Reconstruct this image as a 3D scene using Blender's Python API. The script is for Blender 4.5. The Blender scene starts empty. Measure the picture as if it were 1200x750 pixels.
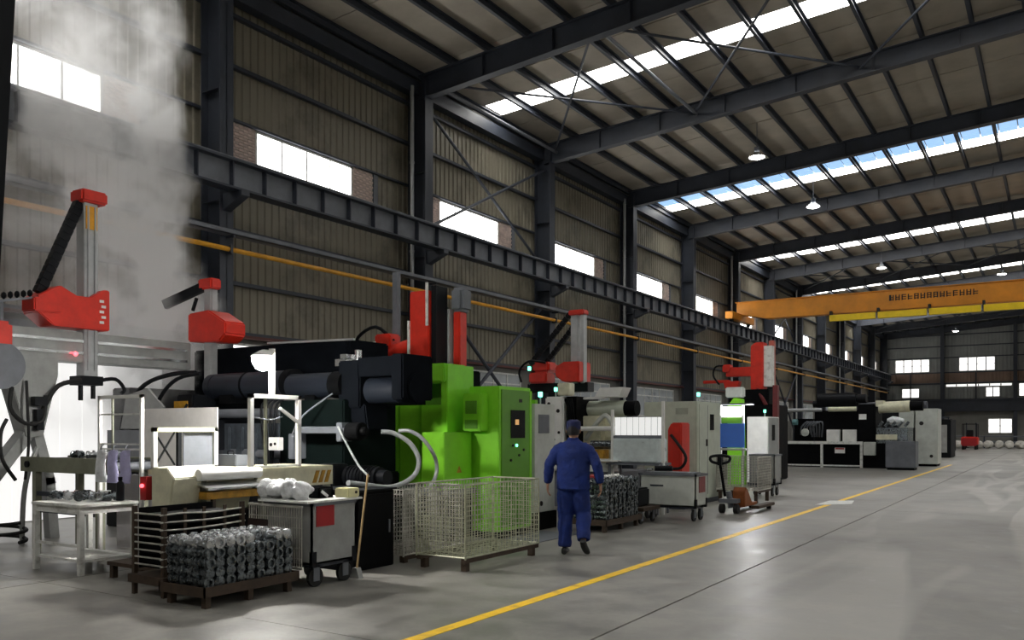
import bpy, bmesh, math, random
from mathutils import Vector, Matrix
random.seed(7)
SC = bpy.context.scene
COL = SC.collection
# ------------------------------------------------------------------ camera, world, exposure
CAMZ = 1.6
YAW = math.radians(32.62)
S_, C_ = math.sin(YAW), math.cos(YAW)
cd = bpy.data.cameras.new('camera'); cam = bpy.data.objects.new('camera', cd); COL.objects.link(cam)
cam.location = (0, 0, CAMZ); cam.rotation_euler = (math.pi/2, 0, YAW)
cd.sensor_width = 36; cd.lens = 30.0; cd.shift_y = 129/1200; cd.clip_end = 400; cd.clip_start = 0.05
SC.camera = cam
w = bpy.data.worlds.new('overcast_sky'); SC.world = w; w.use_nodes = True
w.node_tree.nodes['Background'].inputs[0].default_value = (.75, .85, 1, 1)
w.node_tree.nodes['Background'].inputs[1].default_value = 1.0
vs = SC.view_settings
vs.view_transform = 'Standard'; vs.look = 'None'; vs.exposure = 0.3; vs.gamma = 1.0; vs.use_curve_mapping = False
SC.display_settings.display_device = 'sRGB'
cy_ = SC.cycles
cy_.use_denoising = True
cy_.max_bounces = 8; cy_.diffuse_bounces = 5; cy_.glossy_bounces = 3; cy_.volume_bounces = 4; cy_.transparent_max_bounces = 8
cy_.sample_clamp_indirect = 6.0
L_WINDOW, L_SKYLIGHT, L_LAMP = 6.0, 10.0, 560.0     # brightness of daylit panes and of the lamps

def at(px, py, x=None, y=None, z=None, t=None):
    """point on the sight line through a pixel of the photograph, at a known world x, y, z or depth"""
    u, v = (px-600)/1000, (504-py)/1000
    d = (-S_+u*C_, C_+u*S_, v)
    if x is not None: t = x/d[0]
    elif y is not None: t = y/d[1]
    elif z is not None: t = (z-CAMZ)/v
    return Vector((d[0]*t, d[1]*t, CAMZ+v*t))

# ------------------------------------------------------------------ materials
def hx(h):
    h = h.lstrip('#'); c = [int(h[i:i+2], 16)/255 for i in (0, 2, 4)]
    return tuple((v/12.92 if v <= .04045 else ((v+.055)/1.055)**2.4) for v in c)
MATS = {}
def mat(name, hexc, rough=.5, metal=0., var=.25, scale=3., bump=.0, dirt=None, coat=0., spec=.5):
    if name in MATS: return MATS[name]
    m = bpy.data.materials.new(name); m.use_nodes = True; nt = m.node_tree; N = nt.nodes; L = nt.links
    b = N['Principled BSDF']; c = hx(hexc)
    tc = N.new('ShaderNodeTexCoord'); nz = N.new('ShaderNodeTexNoise')
    nz.inputs['Scale'].default_value = scale; nz.inputs['Detail'].default_value = 7; nz.inputs['Roughness'].default_value = .65
    L.new(tc.outputs['Object'], nz.inputs['Vector'])
    r = N.new('ShaderNodeValToRGB'); r.color_ramp.elements[0].position = .32; r.color_ramp.elements[1].position = .68
    d = hx(dirt) if dirt else tuple(v*(1-var) for v in c)
    r.color_ramp.elements[0].color = (*d, 1); r.color_ramp.elements[1].color = (*[min(1, v*(1+var*.35)) for v in c], 1)
    if dirt:
        r.color_ramp.elements[0].position = .22; r.color_ramp.elements[1].position = .5
    L.new(nz.outputs['Fac'], r.inputs['Fac']); L.new(r.outputs['Color'], b.inputs['Base Color'])
    mr = N.new('ShaderNodeMapRange'); mr.inputs['To Min'].default_value = max(.05, rough-.12); mr.inputs['To Max'].default_value = min(1, rough+.12)
    L.new(nz.outputs['Fac'], mr.inputs['Value']); L.new(mr.outputs['Result'], b.inputs['Roughness'])
    b.inputs['Metallic'].default_value = metal; b.inputs['Specular IOR Level'].default_value = spec
    if coat: b.inputs['Coat Weight'].default_value = coat
    if bump:
        bp = N.new('ShaderNodeBump'); bp.inputs['Strength'].default_value = bump; bp.inputs['Distance'].default_value = .02
        n2 = N.new('ShaderNodeTexNoise'); n2.inputs['Scale'].default_value = scale*6; n2.inputs['Detail'].default_value = 5
        L.new(tc.outputs['Object'], n2.inputs['Vector'])
        L.new(n2.outputs['Fac'], bp.inputs['Height']); L.new(bp.outputs['Normal'], b.inputs['Normal'])
    MATS[name] = m; return m
def emi(name, col, s):
    if name in MATS: return MATS[name]
    m = bpy.data.materials.new(name); m.use_nodes = True; b = m.node_tree.nodes['Principled BSDF']
    b.inputs['Base Color'].default_value = (*[c*.5 for c in col], 1); b.inputs['Roughness'].default_value = .3
    b.inputs['Emission Color'].default_value = (*col, 1); b.inputs['Emission Strength'].default_value = s
    MATS[name] = m; return m
STEEL = mat('painted_steel_dark', '#363b45', .5, 0, .3, 1.5)
STEEL2 = mat('painted_steel_grey', '#6d7178', .5, 0, .3, 2)
SHEET = mat('wall_sheet_khaki', '#7b7566', .55, 0, .3, .9, 0, '#474237')
ROOFM = mat('roof_sheet_beige', '#b3aa9b', .7, 0, .22, .7)
ROOFTOP = mat('roof_cover', '#6d6a64', .9)
PLASTER = mat('plaster_grey', '#85847f', .8, 0, .18, 1.2, .1)
BRICK = mat('brick_red', '#d8c3b8', .85, 0, .35, 5)
MORTAR = mat('mortar', '#b9b3a8', .9)
GALV = mat('galvanised_pipe', '#b4b7b8', .4, .3, .2, 4)
YPIPE = mat('gas_pipe_yellow', '#e0a020', .45, 0, .3, 3)
CRANE = mat('crane_paint_amber', '#dd8d14', .45, 0, .25, 1.0)
CRANE_LIT = mat('crane_paint_lit_yellow', '#f6d216', .4, 0, .2, 2)
INK = mat('lettering_black', '#17120e', .6)
BLACK = mat('black_oily_steel', '#0c0d0f', .62, 0, .5, 4, .1, spec=.08)
BLACK2 = mat('black_paint', '#15171b', .5, 0, .4, 3, spec=.16)
MATT = mat('matt_black_paint', '#12151a', .9, 0, .35, 4, spec=.03)
NAVY = mat('dark_slate_paint', '#1f242d', .42, 0, .3, 3, spec=.3)
DGREEN = mat('black_green_paint', '#0f1817', .8, 0, .4, 3, spec=.05)
GREEN = mat('machine_green', '#86d62e', .38, 0, .16, 2.5)
GREEN2 = mat('machine_green_deep', '#5f9a2b', .42, 0, .18, 2.5)
RED = mat('robot_red', '#d8301e', .42, 0, .22, 4)
RED2 = mat('sign_red', '#a3161c', .5, 0, .2, 6)
GREY = mat('machine_grey', '#9a9c9a', .5, 0, .25, 3)
LGREY = mat('light_grey_paint', '#c2c6bf', .48, 0, .2, 3)
PALEG = mat('pale_green_grey_paint', '#c3cabb', .48, 0, .18, 2.5)
OLIVE = mat('olive_grey_paint', '#8d8f7c', .55, 0, .3, 4)
CREAM = mat('cream_paint', '#dcd9bd', .55, 0, .22, 5)
WHITE = mat('white_paint', '#eeeeea', .45, 0, .12, 4)
WHITED = mat('white_paint_worn', '#d5d6d2', .5, 0, .3, 7, 0, '#8c8a84')
ZINC = mat('zinc_wire', '#bdbbb2', .4, .25, .4, 9)
DARKM = mat('cast_metal_dark', '#7d8488', .28, .85, .8, 22)
ALU = mat('cast_aluminium', '#c9cccf', .28, .9, .3, 14)
CHROME = mat('bright_steel', '#d9dcde', .2, .9, .15, 5)
RUST = mat('rusty_frame', '#4b3d31', .7, .2, .5, 8)
RUBBER = mat('rubber_black', '#121212', .7, 0, .3, 6)
HOSE = mat('hose_grey', '#9fa3a3', .4, .1, .25, 10)
WOOD = mat('wooden_handle', '#b79a6b', .7, 0, .35, 9)
LAVENDER = mat('lavender_cloth', '#b9b5dc', .85, 0, .2, 8, .2)
BAG = mat('white_plastic_bag', '#e6e8ea', .3, 0, .25, 12, .4)
CREAMBOX = mat('cream_plastic', '#e3dfae', .5, 0, .12, 6)
BLUEB = mat('blue_board', '#4f83ea', .5, 0, .08, 4)
AMBER = mat('amber_hazard_paint', '#b98a25', .55, 0, .5, 9)
OLIVEBROWN = mat('pump_truck_orange', '#8d4c1b', .55, 0, .4, 9)
GLASSD = mat('dark_screen_glass', '#15181a', .12, 0, .2, 3)
GLASSG = mat('frosted_window_grey', '#aab0b4', .3, 0, .15, 1.5)
SKIN = mat('skin', '#b58a72', .55, 0, .12, 9)
CLOTH = mat('work_cloth_blue', '#0f2a70', .85, 0, .35, 6, .35)
CLOTHD = mat('cap_cloth_navy', '#1b2350', .85, 0, .3, 9, .2)
HAIR = mat('hair_black', '#141212', .6, 0, .3, 30, .2)
SHOE = mat('shoe_black', '#141414', .5, 0, .3, 9)
SIGNALG = emi('signal_green_lamp', (.15, 1, .6), 4)
SIGNALR = emi('signal_red_lamp', (1, .08, .1), 4)
LAMPW = emi('lamp_white', (1, .97, .92), L_LAMP)
LAMPHB = emi('high_bay_white', (1, .98, .95), 25)
PANE = emi('daylit_pane', (1, .985, .95), L_WINDOW)
PANEFAR = emi('daylit_pane_far', (1, .985, .95), 1.3)
SKYW = emi('daylit_skylight_sheet', (1, .985, .95), L_SKYLIGHT)
SKYB = emi('skylight_clear_blue_sky', (.36, .60, .92), .85)
DOORGLOW = emi('backlit_door_curtain', (1, .99, .97), .7)

# ------------------------------------------------------------------ mesh helpers: every primitive is (verts, faces)
def bx(x0, x1, y0, y1, z0, z1):
    x0, x1 = sorted((x0, x1)); y0, y1 = sorted((y0, y1)); z0, z1 = sorted((z0, z1))
    v = [(x, y, z) for z in (z0, z1) for x, y in ((x0, y0), (x1, y0), (x1, y1), (x0, y1))]
    return v, [(3, 2, 1, 0), (4, 5, 6, 7), (0, 1, 5, 4), (1, 2, 6, 5), (2, 3, 7, 6), (3, 0, 4, 7)]
def frame_of(d, up=(0, 0, 1)):
    d = Vector(d).normalized(); up = Vector(up)
    if abs(d.dot(up)) > .98: up = Vector((0, 1, 0))
    a = d.cross(up).normalized(); return a, a.cross(d).normalized()
def cy(p, q, r, n=14, r2=None, cap=True):
    p, q = Vector(p), Vector(q); a, b = frame_of(q-p); r2 = r if r2 is None else r2; v = []
    for c, rr in ((p, r), (q, r2)):
        for i in range(n):
            t = 2*math.pi*i/n; v.append(tuple(c+a*math.cos(t)*rr+b*math.sin(t)*rr))
    f = [(i, (i+1) % n, n+(i+1) % n, n+i) for i in range(n)]
    if cap: f += [tuple(range(n))[::-1], tuple(range(n, 2*n))]
    return v, f
def tb(pts, r, n=8, sub=4):
    P = [Vector(p) for p in pts]
    if sub and len(P) > 2:
        Q = []
        for i in range(len(P)-1):
            p0, p1, p2, p3 = P[max(i-1, 0)], P[i], P[i+1], P[min(i+2, len(P)-1)]
            for k in range(sub):
                t = k/sub
                Q.append(.5*((2*p1)+(p2-p0)*t+(2*p0-5*p1+4*p2-p3)*t*t+(3*p1-p0-3*p2+p3)*t**3))
        P = Q+[P[-1]]
    v, f = [], []
    a = None
    for i, p in enumerate(P):
        d = (P[min(i+1, len(P)-1)]-P[max(i-1, 0)])
        if d.length < 1e-6: d = Vector((0, 0, 1))
        d.normalize()
        if a is None: a, b = frame_of(d)
        else:
            a = (a-d*a.dot(d)); a = a.normalized() if a.length > 1e-4 else frame_of(d)[0]
            b = a.cross(d)
        for k in range(n):
            t = 2*math.pi*k/n; v.append(tuple(p+a*math.cos(t)*r+b*math.sin(t)*r))
    for i in range(len(P)-1):
        for k in range(n):
            f.append((i*n+k, i*n+(k+1) % n, (i+1)*n+(k+1) % n, (i+1)*n+k))
    f += [tuple(range(n))[::-1], tuple(range((len(P)-1)*n, len(P)*n))]
    return v, f
def bar(p, q, w_, h_, up=(0, 0, 1)):
    p, q = Vector(p), Vector(q); a, b = frame_of(q-p, up)
    v = [tuple(c+a*s*w_/2+b*t*h_/2) for c in (p, q) for s, t in ((-1, -1), (1, -1), (1, 1), (-1, 1))]
    return v, [(3, 2, 1, 0), (4, 5, 6, 7), (0, 1, 5, 4), (1, 2, 6, 5), (2, 3, 7, 6), (3, 0, 4, 7)]
def ext(poly, ax, a, b):
    """extrude a 2-D polygon along axis ax; polygon coordinates are the two other axes in x,y,z order"""
    def p3(p, c): l = list(p); l.insert(ax, c); return tuple(l)
    n = len(poly); v = [p3(p, a) for p in poly]+[p3(p, b) for p in poly]
    return v, [tuple(range(n))[::-1], tuple(range(n, 2*n))]+[(i, (i+1) % n, n+(i+1) % n, n+i) for i in range(n)]
def lathe(prof, c, axis=2, n=16):
    v, f = [], []
    for r, h in prof:
        for i in range(n):
            t = 2*math.pi*i/n; l = [r*math.cos(t), r*math.sin(t)]; l.insert(axis, h)
            v.append((c[0]+l[0], c[1]+l[1], c[2]+l[2]))
    for j in range(len(prof)-1):
        for i in range(n): f.append((j*n+i, j*n+(i+1) % n, (j+1)*n+(i+1) % n, (j+1)*n+i))
    f += [tuple(range(n))[::-1], tuple(range((len(prof)-1)*n, len(prof)*n))]
    return v, f
def loft(rings, n=14):
    """rings: (centre, half width along a, half width along b, a, b)"""
    v, f = [], []
    for c, ra, rb, a, b in rings:
        for i in range(n):
            t = 2*math.pi*i/n; v.append(tuple(Vector(c)+Vector(a)*math.cos(t)*ra+Vector(b)*math.sin(t)*rb))
    m = len(rings)
    for j in range(m-1):
        for i in range(n): f.append((j*n+i, j*n+(i+1) % n, (j+1)*n+(i+1) % n, (j+1)*n+i))
    f += [tuple(range(n))[::-1], tuple(range((m-1)*n, m*n))]
    return v, f
def limb(pts, n=12):
    """tapered limb through (point, radius) joints"""
    R = []
    P = [Vector(p) for p, r in pts]
    for i, (p, r) in enumerate(pts):
        d = P[min(i+1, len(P)-1)]-P[max(i-1, 0)]; a, b = frame_of(d, (0, 1, 0)); R.append((p, r, r, a, b))
    return loft(R, n)
ORD = ['first', 'second', 'third', 'fourth', 'fifth', 'sixth', 'seventh', 'eighth', 'ninth', 'tenth', 'eleventh', 'twelfth']
BASE = {}
def bo(o): return BASE.get(o.name, Vector((0, 0, 0)))
def mesh(name, prims, bev=0., off=(0, 0, 0), sharp=.6):
    v, f = [], []
    ox, oy, oz = off
    for pv, pf in prims:
        k = len(v); v += [(a-ox, b-oy, c-oz) for a, b, c in pv]; f += [tuple(i+k for i in q) for q in pf]
    me = bpy.data.meshes.new(name); me.from_pydata(v, [], f); me.update()
    bm = bmesh.new(); bm.from_mesh(me); bmesh.ops.recalc_face_normals(bm, faces=bm.faces)
    if bev:
        ed = [e for e in bm.edges if len(e.link_faces) == 2 and e.calc_face_angle(0) > .5]
        bmesh.ops.bevel(bm, geom=ed, offset=bev, segments=2, affect='EDGES', clamp_overlap=True)
    bm.to_mesh(me); bm.free()
    for p in me.polygons: p.use_smooth = True
    me.set_sharp_from_angle(angle=sharp)
    return me
def put(name, me, m, parent=None, loc=(0, 0, 0)):
    if m is not None and not me.materials: me.materials.append(m)
    o = bpy.data.objects.new(name, me); COL.objects.link(o); o.location = loc
    if parent is not None: o.parent = parent; BASE[o.name] = bo(parent)
    return o
def tag(o, label=None, cat=None, group=None, kind=None):
    if label: o['label'] = label
    if cat: o['category'] = cat
    if group: o['group'] = group
    if kind: o['kind'] = kind
    return o
def thing(name, label, cat, loc=(0, 0, 0), group=None, kind=None):
    o = bpy.data.objects.new(name, None); COL.objects.link(o); o.location = loc; o.empty_display_size = .2
    BASE[o.name] = Vector(loc); return tag(o, label, cat, group, kind)
def part(parent, name, m, *prims, bev=0., kind=None, label=None):
    """a mesh in world coordinates, hung under its thing or part"""
    o = put(name, mesh(name, prims, bev, bo(parent)), m, parent)
    return tag(o, label=label, kind=kind)
def solo(name, label, cat, m, *prims, bev=0., group=None, kind=None):
    pts = [p for pv, _ in prims for p in pv]
    lo = Vector((sum(p[0] for p in pts)/len(pts), sum(p[1] for p in pts)/len(pts), min(p[2] for p in pts)))
    o = put(name, mesh(name, prims, bev, lo), m, None, lo); BASE[o.name] = lo
    return tag(o, label, cat, group, kind)
def dup(root, loc, rotz=0., label=None, group=None):
    r = root.copy(); COL.objects.link(r); r.location = loc; r.rotation_euler = (0, 0, rotz); BASE[r.name] = Vector(loc)
    if label: r['label'] = label
    if group: r['group'] = group
    for ch in list(root.children):
        c = ch.copy(); COL.objects.link(c); c.parent = r
        for g in list(ch.children):
            d = g.copy(); COL.objects.link(d); d.parent = c
    return r
def like(o, parent, loc):
    """a further piece sharing the mesh of o"""
    c = o.copy(); COL.objects.link(c); c.parent = parent; c.location = loc; return c

# ================================================================== THE SETTING
XW, XR, XRIDGE = -15.0, 19.0, 2.0
BAY, Y0 = 6.7, 11.6
YB, YF = Y0-3*BAY, 92.4                      # back and far end of the hall
def colY(k): return Y0+BAY*k
SL = .065
def zroof(x): return 11.42+SL*(17-abs(x-XRIDGE))
# ---- floor slabs
fm = bpy.data.materials.new('polished_concrete'); fm.use_nodes = True; nt = fm.node_tree; N = nt.nodes; L = nt.links
b = N['Principled BSDF']; ge = N.new('ShaderNodeNewGeometry')
def noise(scale, detail=6, rough=.6, dist=0., vec=None):
    n = N.new('ShaderNodeTexNoise'); n.inputs['Scale'].default_value = scale; n.inputs['Detail'].default_value = detail
    n.inputs['Roughness'].default_value = rough; n.inputs['Distortion'].default_value = dist
    L.new(vec if vec is not None else ge.outputs['Position'], n.inputs['Vector']); return n
def ramp(src, stops):
    r = N.new('ShaderNodeValToRGB'); e = r.color_ramp.elements
    while len(e) < len(stops): e.new(.5)
    for el, (p, c) in zip(e, stops): el.position = p; el.color = (*c, 1) if len(c) == 3 else c
    L.new(src, r.inputs['Fac']); return r
def mixc(fac, a, bb, mode='MIX'):
    m = N.new('ShaderNodeMix'); m.data_type = 'RGBA'; m.blend_type = mode
    if isinstance(fac, float): m.inputs[0].default_value = fac
    else: L.new(fac, m.inputs[0])
    L.new(a, m.inputs[6])
    if isinstance(bb, tuple): m.inputs[7].default_value = (*bb, 1)
    else: L.new(bb, m.inputs[7])
    return m.outputs[2]
n1 = noise(.35, 8, .6); n2 = noise(2.2, 8, .7); n3 = noise(9, 4)
base = ramp(n1.outputs['Fac'], [(.3, hx('#706e69')), (.5, hx('#898781')), (.72, hx('#9f9d96'))])
oil = ramp(n2.outputs['Fac'], [(.40, (.42, .42, .42)), (.58, (1, 1, 1))])
c1 = mixc(.7, base.outputs['Color'], oil.outputs['Color'], 'MULTIPLY')
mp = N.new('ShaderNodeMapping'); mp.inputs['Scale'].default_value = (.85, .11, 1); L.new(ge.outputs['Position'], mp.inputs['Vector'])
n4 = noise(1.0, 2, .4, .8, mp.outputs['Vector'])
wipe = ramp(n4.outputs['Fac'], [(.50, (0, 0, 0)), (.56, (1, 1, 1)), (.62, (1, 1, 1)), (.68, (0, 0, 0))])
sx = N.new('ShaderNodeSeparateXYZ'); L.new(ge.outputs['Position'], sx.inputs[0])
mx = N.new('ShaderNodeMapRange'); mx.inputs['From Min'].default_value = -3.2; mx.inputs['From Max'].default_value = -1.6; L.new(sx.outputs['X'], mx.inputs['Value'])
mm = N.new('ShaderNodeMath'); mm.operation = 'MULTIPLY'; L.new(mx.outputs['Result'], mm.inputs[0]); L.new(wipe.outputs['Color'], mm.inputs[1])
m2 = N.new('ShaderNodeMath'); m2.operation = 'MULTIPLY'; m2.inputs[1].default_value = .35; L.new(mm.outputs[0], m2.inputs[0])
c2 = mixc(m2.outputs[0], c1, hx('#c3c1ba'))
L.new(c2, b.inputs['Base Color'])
rr = N.new('ShaderNodeMapRange'); rr.inputs['From Min'].default_value = .3; rr.inputs['From Max'].default_value = .7; rr.inputs['To Min'].default_value = .28; rr.inputs['To Max'].default_value = .55
L.new(n2.outputs['Fac'], rr.inputs['Value']); L.new(rr.outputs['Result'], b.inputs['Roughness'])
bp = N.new('ShaderNodeBump'); bp.inputs['Strength'].default_value = .12; bp.inputs['Distance'].default_value = .01
L.new(n3.outputs['Fac'], bp.inputs['Height']); L.new(bp.outputs['Normal'], b.inputs['Normal'])
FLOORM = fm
JOINT = mat('joint_filler', '#22211f', .8)
floor = solo('floor', 'grey polished concrete factory floor', 'floor', JOINT, bx(XW-.3, XR+.3, YB-.3, YF+.3, -.3, -.012), kind='structure')
xs = [XW-.2, -9.0, -3.0, 3.0, 9.0, 15.0, XR+.2]
ys = [YB-.2]+[YB+13.4*i for i in range(1, 9)]+[YF+.2]
for i in range(len(xs)-1):
    for j in range(len(ys)-1):
        gx, gy = .011, .004
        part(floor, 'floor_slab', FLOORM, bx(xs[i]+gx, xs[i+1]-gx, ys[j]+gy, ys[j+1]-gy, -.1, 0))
YLINE = mat('floor_line_yellow', '#fcc81c', .5, 0, .3, 6, 0, '#c79c33')
part(floor, 'lane_line', YLINE, bx(-4.21, -4.09, YB, 44, .0, .003), label='yellow painted lane line')
# ---- roof
ceil = solo('ceiling', 'pitched sheet metal roof on dark steel rafters and purlins', 'ceiling', ROOFTOP,
    ext([(XW-.4, zroof(XW)+.12-.026), (XRIDGE, zroof(XRIDGE)+.12), (XR+.4, zroof(XR)+.12-.026), (XR+.4, zroof(XR)+.25), (XRIDGE, zroof(XRIDGE)+.28), (XW-.4, zroof(XW)+.25)], 1, YB-.3, YF+.3), kind='structure')
SKY = [(-5.4, -4.5), (8.1, 8.7), (21.4, 22.3), (34.2, 36.3), (48.6, 49.9), (62.6, 63.9), (76.6, 77.9)]  # first two strips, out of view, added to brighten the near end
def slope_sheet(name, m, y0, y1, side, dz=0., th=.03, x0=None, x1=None, parent=None):
    if side < 0: xa, xb = (XW-.1 if x0 is None else x0), (XRIDGE-.02 if x1 is None else x1)
    else: xa, xb = (XRIDGE+.02 if x0 is None else x0), (XR+.1 if x1 is None else x1)
    za, zb = zroof(xa)+dz, zroof(xb)+dz
    return part(parent or ceil, name, m, ext([(xa, za), (xb, zb), (xb, zb+th), (xa, za+th)], 1, y0, y1))
for k in range(-3, 13):
    ya, yb = colY(k), min(colY(k+1), YF)
    if ya >= YF: break
    cuts = [ya+BAY/4*i for i in range(4)]+[yb]
    for i in range(4):
        a, e = cuts[i], cuts[i+1]
        if e-a < .05: continue
        segs = [(a, e)]
        for s0, s1 in SKY:
            new = []
            for p, q in segs:
                if s1 <= p or s0 >= q: new.append((p, q))
                else:
                    if s0 > p: new.append((p, s0))
                    if s1 < q: new.append((s1, q))
            segs = new
        for p, q in segs:
            for sd in (-1, 1): slope_sheet('roof_sheet', ROOFM, p+.008, q-.008, sd, dz=.012*((i+k) % 2))
for n_, (s0, s1) in enumerate(SKY):
    for sd in (-1, 1):
        xa, xb = (XW+.35, XRIDGE-.4) if sd < 0 else (XRIDGE+.4, XR-.35)
        if n_ == 3:
            mid = s0+(s1-s0)*.58
            x = xa
            while x < xb-.2:
                for y0_, y1_ in ((s0, (s0+mid)/2), ((s0+mid)/2, mid)):
                    slope_sheet('skylight_pane', SKYB, y0_+.02, y1_-.02, sd, dz=.02, x0=x+.02, x1=min(x+.585, xb)-.02)
                x += .585
            slope_sheet('skylight_bar', STEEL2, mid-.02, mid+.02, sd, dz=-.02, x0=xa, x1=xb)
            slope_sheet('skylight_sheet', SKYW, mid, s1, sd, dz=.01, x0=xa, x1=xb)  # glowing flat sheet stands in for the skylight's sunlit white curb face
        else:
            slope_sheet('skylight_sheet', SKYW, s0, s1, sd, dz=.01, x0=xa, x1=xb)
# purlins: lipped channels along the hall
px_ = XW+.25
i = 0
def chan(x, z):
    return ext([(x-.045, z-.22), (x+.045, z-.22), (x+.045, z-.19), (x-.035, z-.19), (x-.035, z-.03), (x+.045, z-.03), (x+.045, z-.002), (x-.045, z-.002)], 1, YB, YF)
while px_ < XR:
    part(ceil, 'purlin', STEEL, chan(px_, zroof(px_)))
    px_ += 1.17
# rafters: I-sections at each frame, deeper towards the column
def rafter(Y, side):
    xa, xb = (XW+.35, XRIDGE) if side < 0 else (XRIDGE, XR-.35)
    za, zb = zroof(xa)-.2, zroof(xb)-.2
    da, db = (.62, .46) if side < 0 else (.46, .62)
    pr = []
    pr.append(ext([(xa, za), (xb, zb), (xb, zb-db), (xa, za-da)], 1, Y-.012, Y+.012))
    pr.append(ext([(xa, za), (xb, zb), (xb, zb-.03), (xa, za-.03)], 1, Y-.13, Y+.13))
    pr.append(ext([(xa, za-da), (xb, zb-db), (xb, zb-db-.03), (xa, za-da-.03)], 1, Y-.13, Y+.13))
    for s in range(1, 8):
        f = s/8; x = xa+(xb-xa)*f; z = za+(zb-za)*f; d = da+(db-da)*f
        pr.append(bx(x-.008, x+.008, Y-.11, Y+.11, z-d, z))
    return part(ceil, 'rafter', STEEL, *pr)
for k in range(-3, 13):
    for sd in (-1, 1): rafter(colY(k), sd)
# horizontal roof bracing
nodes = [-14.3, -9.4, -4.6, .2]
def zbr(x): return zroof(x)-.48
for k in (1, 6, 10):
    ya, yb = colY(k), colY(k+1)
    for a, e in zip(nodes[:-1], nodes[1:]):
        part(ceil, 'roof_brace', STEEL, tb([(a, ya, zbr(a)), (e, yb, zbr(e))], .035, 8, 0))
        part(ceil, 'roof_brace', STEEL, tb([(a, yb, zbr(a)-.04), (e, ya, zbr(e)-.04)], .035, 8, 0))
for x in (-14.2, -9.3):
    part(ceil, 'tie_tube', STEEL2, tb([(x, colY(1), zbr(x)-.06), (x, colY(2), zbr(x)-.06)], .05, 8, 0))
part(ceil, 'eave_gutter_duct', STEEL, bx(XW+.02, XW+.3, YB, YF, 10.75, 11.1))
# ---- left wall
ZG = [3.7, 4.78, 5.92, 6.92, 8.3, 9.45, 10.55, 11.3]
wl = solo('wall_left', 'long left wall of khaki ribbed steel sheets above a white plastered base', 'wall', PLASTER, bx(XW-.5, XW-.14, YB-.3, YF+.3, 0, 11.45), kind='structure')
def ribbed(y0, y1, z0, z1, x, pitch=.21, d=.03):
    prof = [(x-.012, y0)]; y = y0
    while y < y1-.02:
        e = min(y+pitch, y1); wv = e-y
        prof += [(x, y+.001), (x, y+wv*.55), (x+d, y+wv*.66), (x+d, y+wv*.9), (x, y+wv*.999)]
        y = e
    prof += [(x-.012, y1)]
    return ext(prof, 2, z0, z1)
sheet_cache = {}
def wall_sheet(parent, x, y0, y1, z0, z1, m, sgn=1):
    key = (round(y1-y0, 3), round(z1-z0, 3), sgn)
    if key not in sheet_cache:
        v, f = ribbed(0, y1-y0, 0, z1-z0, 0)
        if sgn < 0: v = [(-a, b_, c) for a, b_, c in v]
        sheet_cache[key] = mesh('wall_sheet', [(v, f)])
    o = put('wall_sheet', sheet_cache[key], m, parent)
    o.location = Vector((x, y0, z0))-bo(parent); return o
WO0, WO1 = 1.33, 4.43                       # window inside its bay
bricks = 0
brick_me = mesh('brick', [bx(-.02, .02, -.115, .115, -.0265, .0265)])
brick_half = mesh('brick', [bx(-.02, .02, -.055, .055, -.0265, .0265)])
for k in range(-3, 12):
    ya, yb = colY(k)+.02, colY(k+1)-.02
    mid = (ya+yb)/2
    for j, (z0, z1) in enumerate(zip(ZG[:-1], ZG[1:])):
        dx = .02*(j % 2)
        if j == 3:                          # window band
            wall_sheet(wl, XW-.1, ya, colY(k)+.5, z0, z1, SHEET); wall_sheet(wl, XW-.1, colY(k)+5.45, yb, z0, z1, SHEET)
        else:
            for a, e in ((ya, mid-.004), (mid+.004, yb)): wall_sheet(wl, XW-.1+dx, a, e, z0-.03, z1, SHEET)
    yk = colY(k)
    for a, e in ((.62, WO0), (WO1, 5.2)):   # brick piers beside the window
        part(wl, 'brick_backing', MORTAR, bx(XW-.13, XW-.075, yk+a, yk+e, ZG[3], ZG[4]))
        rows = []
        z = ZG[3]+.035; rI = 0
        while z < ZG[4]-.02:
            y = yk+a+.01-(.12 if rI % 2 else 0)
            while y < yk+e-.03:
                y0_, y1_ = max(y, yk+a+.006), min(y+.23, yk+e-.006)
                if y1_-y0_ > .05: rows.append(((y0_+y1_)/2, (y1_-y0_)/2, z))
                y += .242
            z += .064; rI += 1
        if (k == -1 and a > 1) or (k == 0) :
            for yc, hw, zc in rows:
                o = put('brick', brick_me if hw > .09 else brick_half, BRICK, wl)
                o.location = Vector((XW-.07, yc, zc))-bo(wl)
                if hw <= .09: o.scale = (1, hw/.055, 1)
                else: o.scale = (1, hw/.115, 1)
        else:
            part(wl, 'brick_courses', BRICK, *[bx(XW-.09, XW-.05, yc-hw, yc+hw, zc-.0265, zc+.0265) for yc, hw, zc in rows], kind='stuff')
    part(wl, 'pier_trim', STEEL2, bx(XW-.1, XW-.03, yk+5.2, yk+5.36, ZG[3], ZG[4]))
    part(wl, 'pier_trim', STEEL, bx(XW-.1, XW-.03, yk+.5, yk+.6, ZG[3], ZG[4]))
for z in ZG[:-1]:
    part(wl, 'girt', STEEL, bx(XW-.06, XW+.06, YB, YF, z-.05, z+.03) if z != ZG[4] else bx(XW-.06, XW+.02, YB, YF, z-.02, z+.03))
part(wl, 'drip_rail', mat('girt_maroon', '#5b2d28', .6, 0, .3, 3), bx(XW-.08, XW+.1, YB, YF, 3.6, 3.66))
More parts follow.
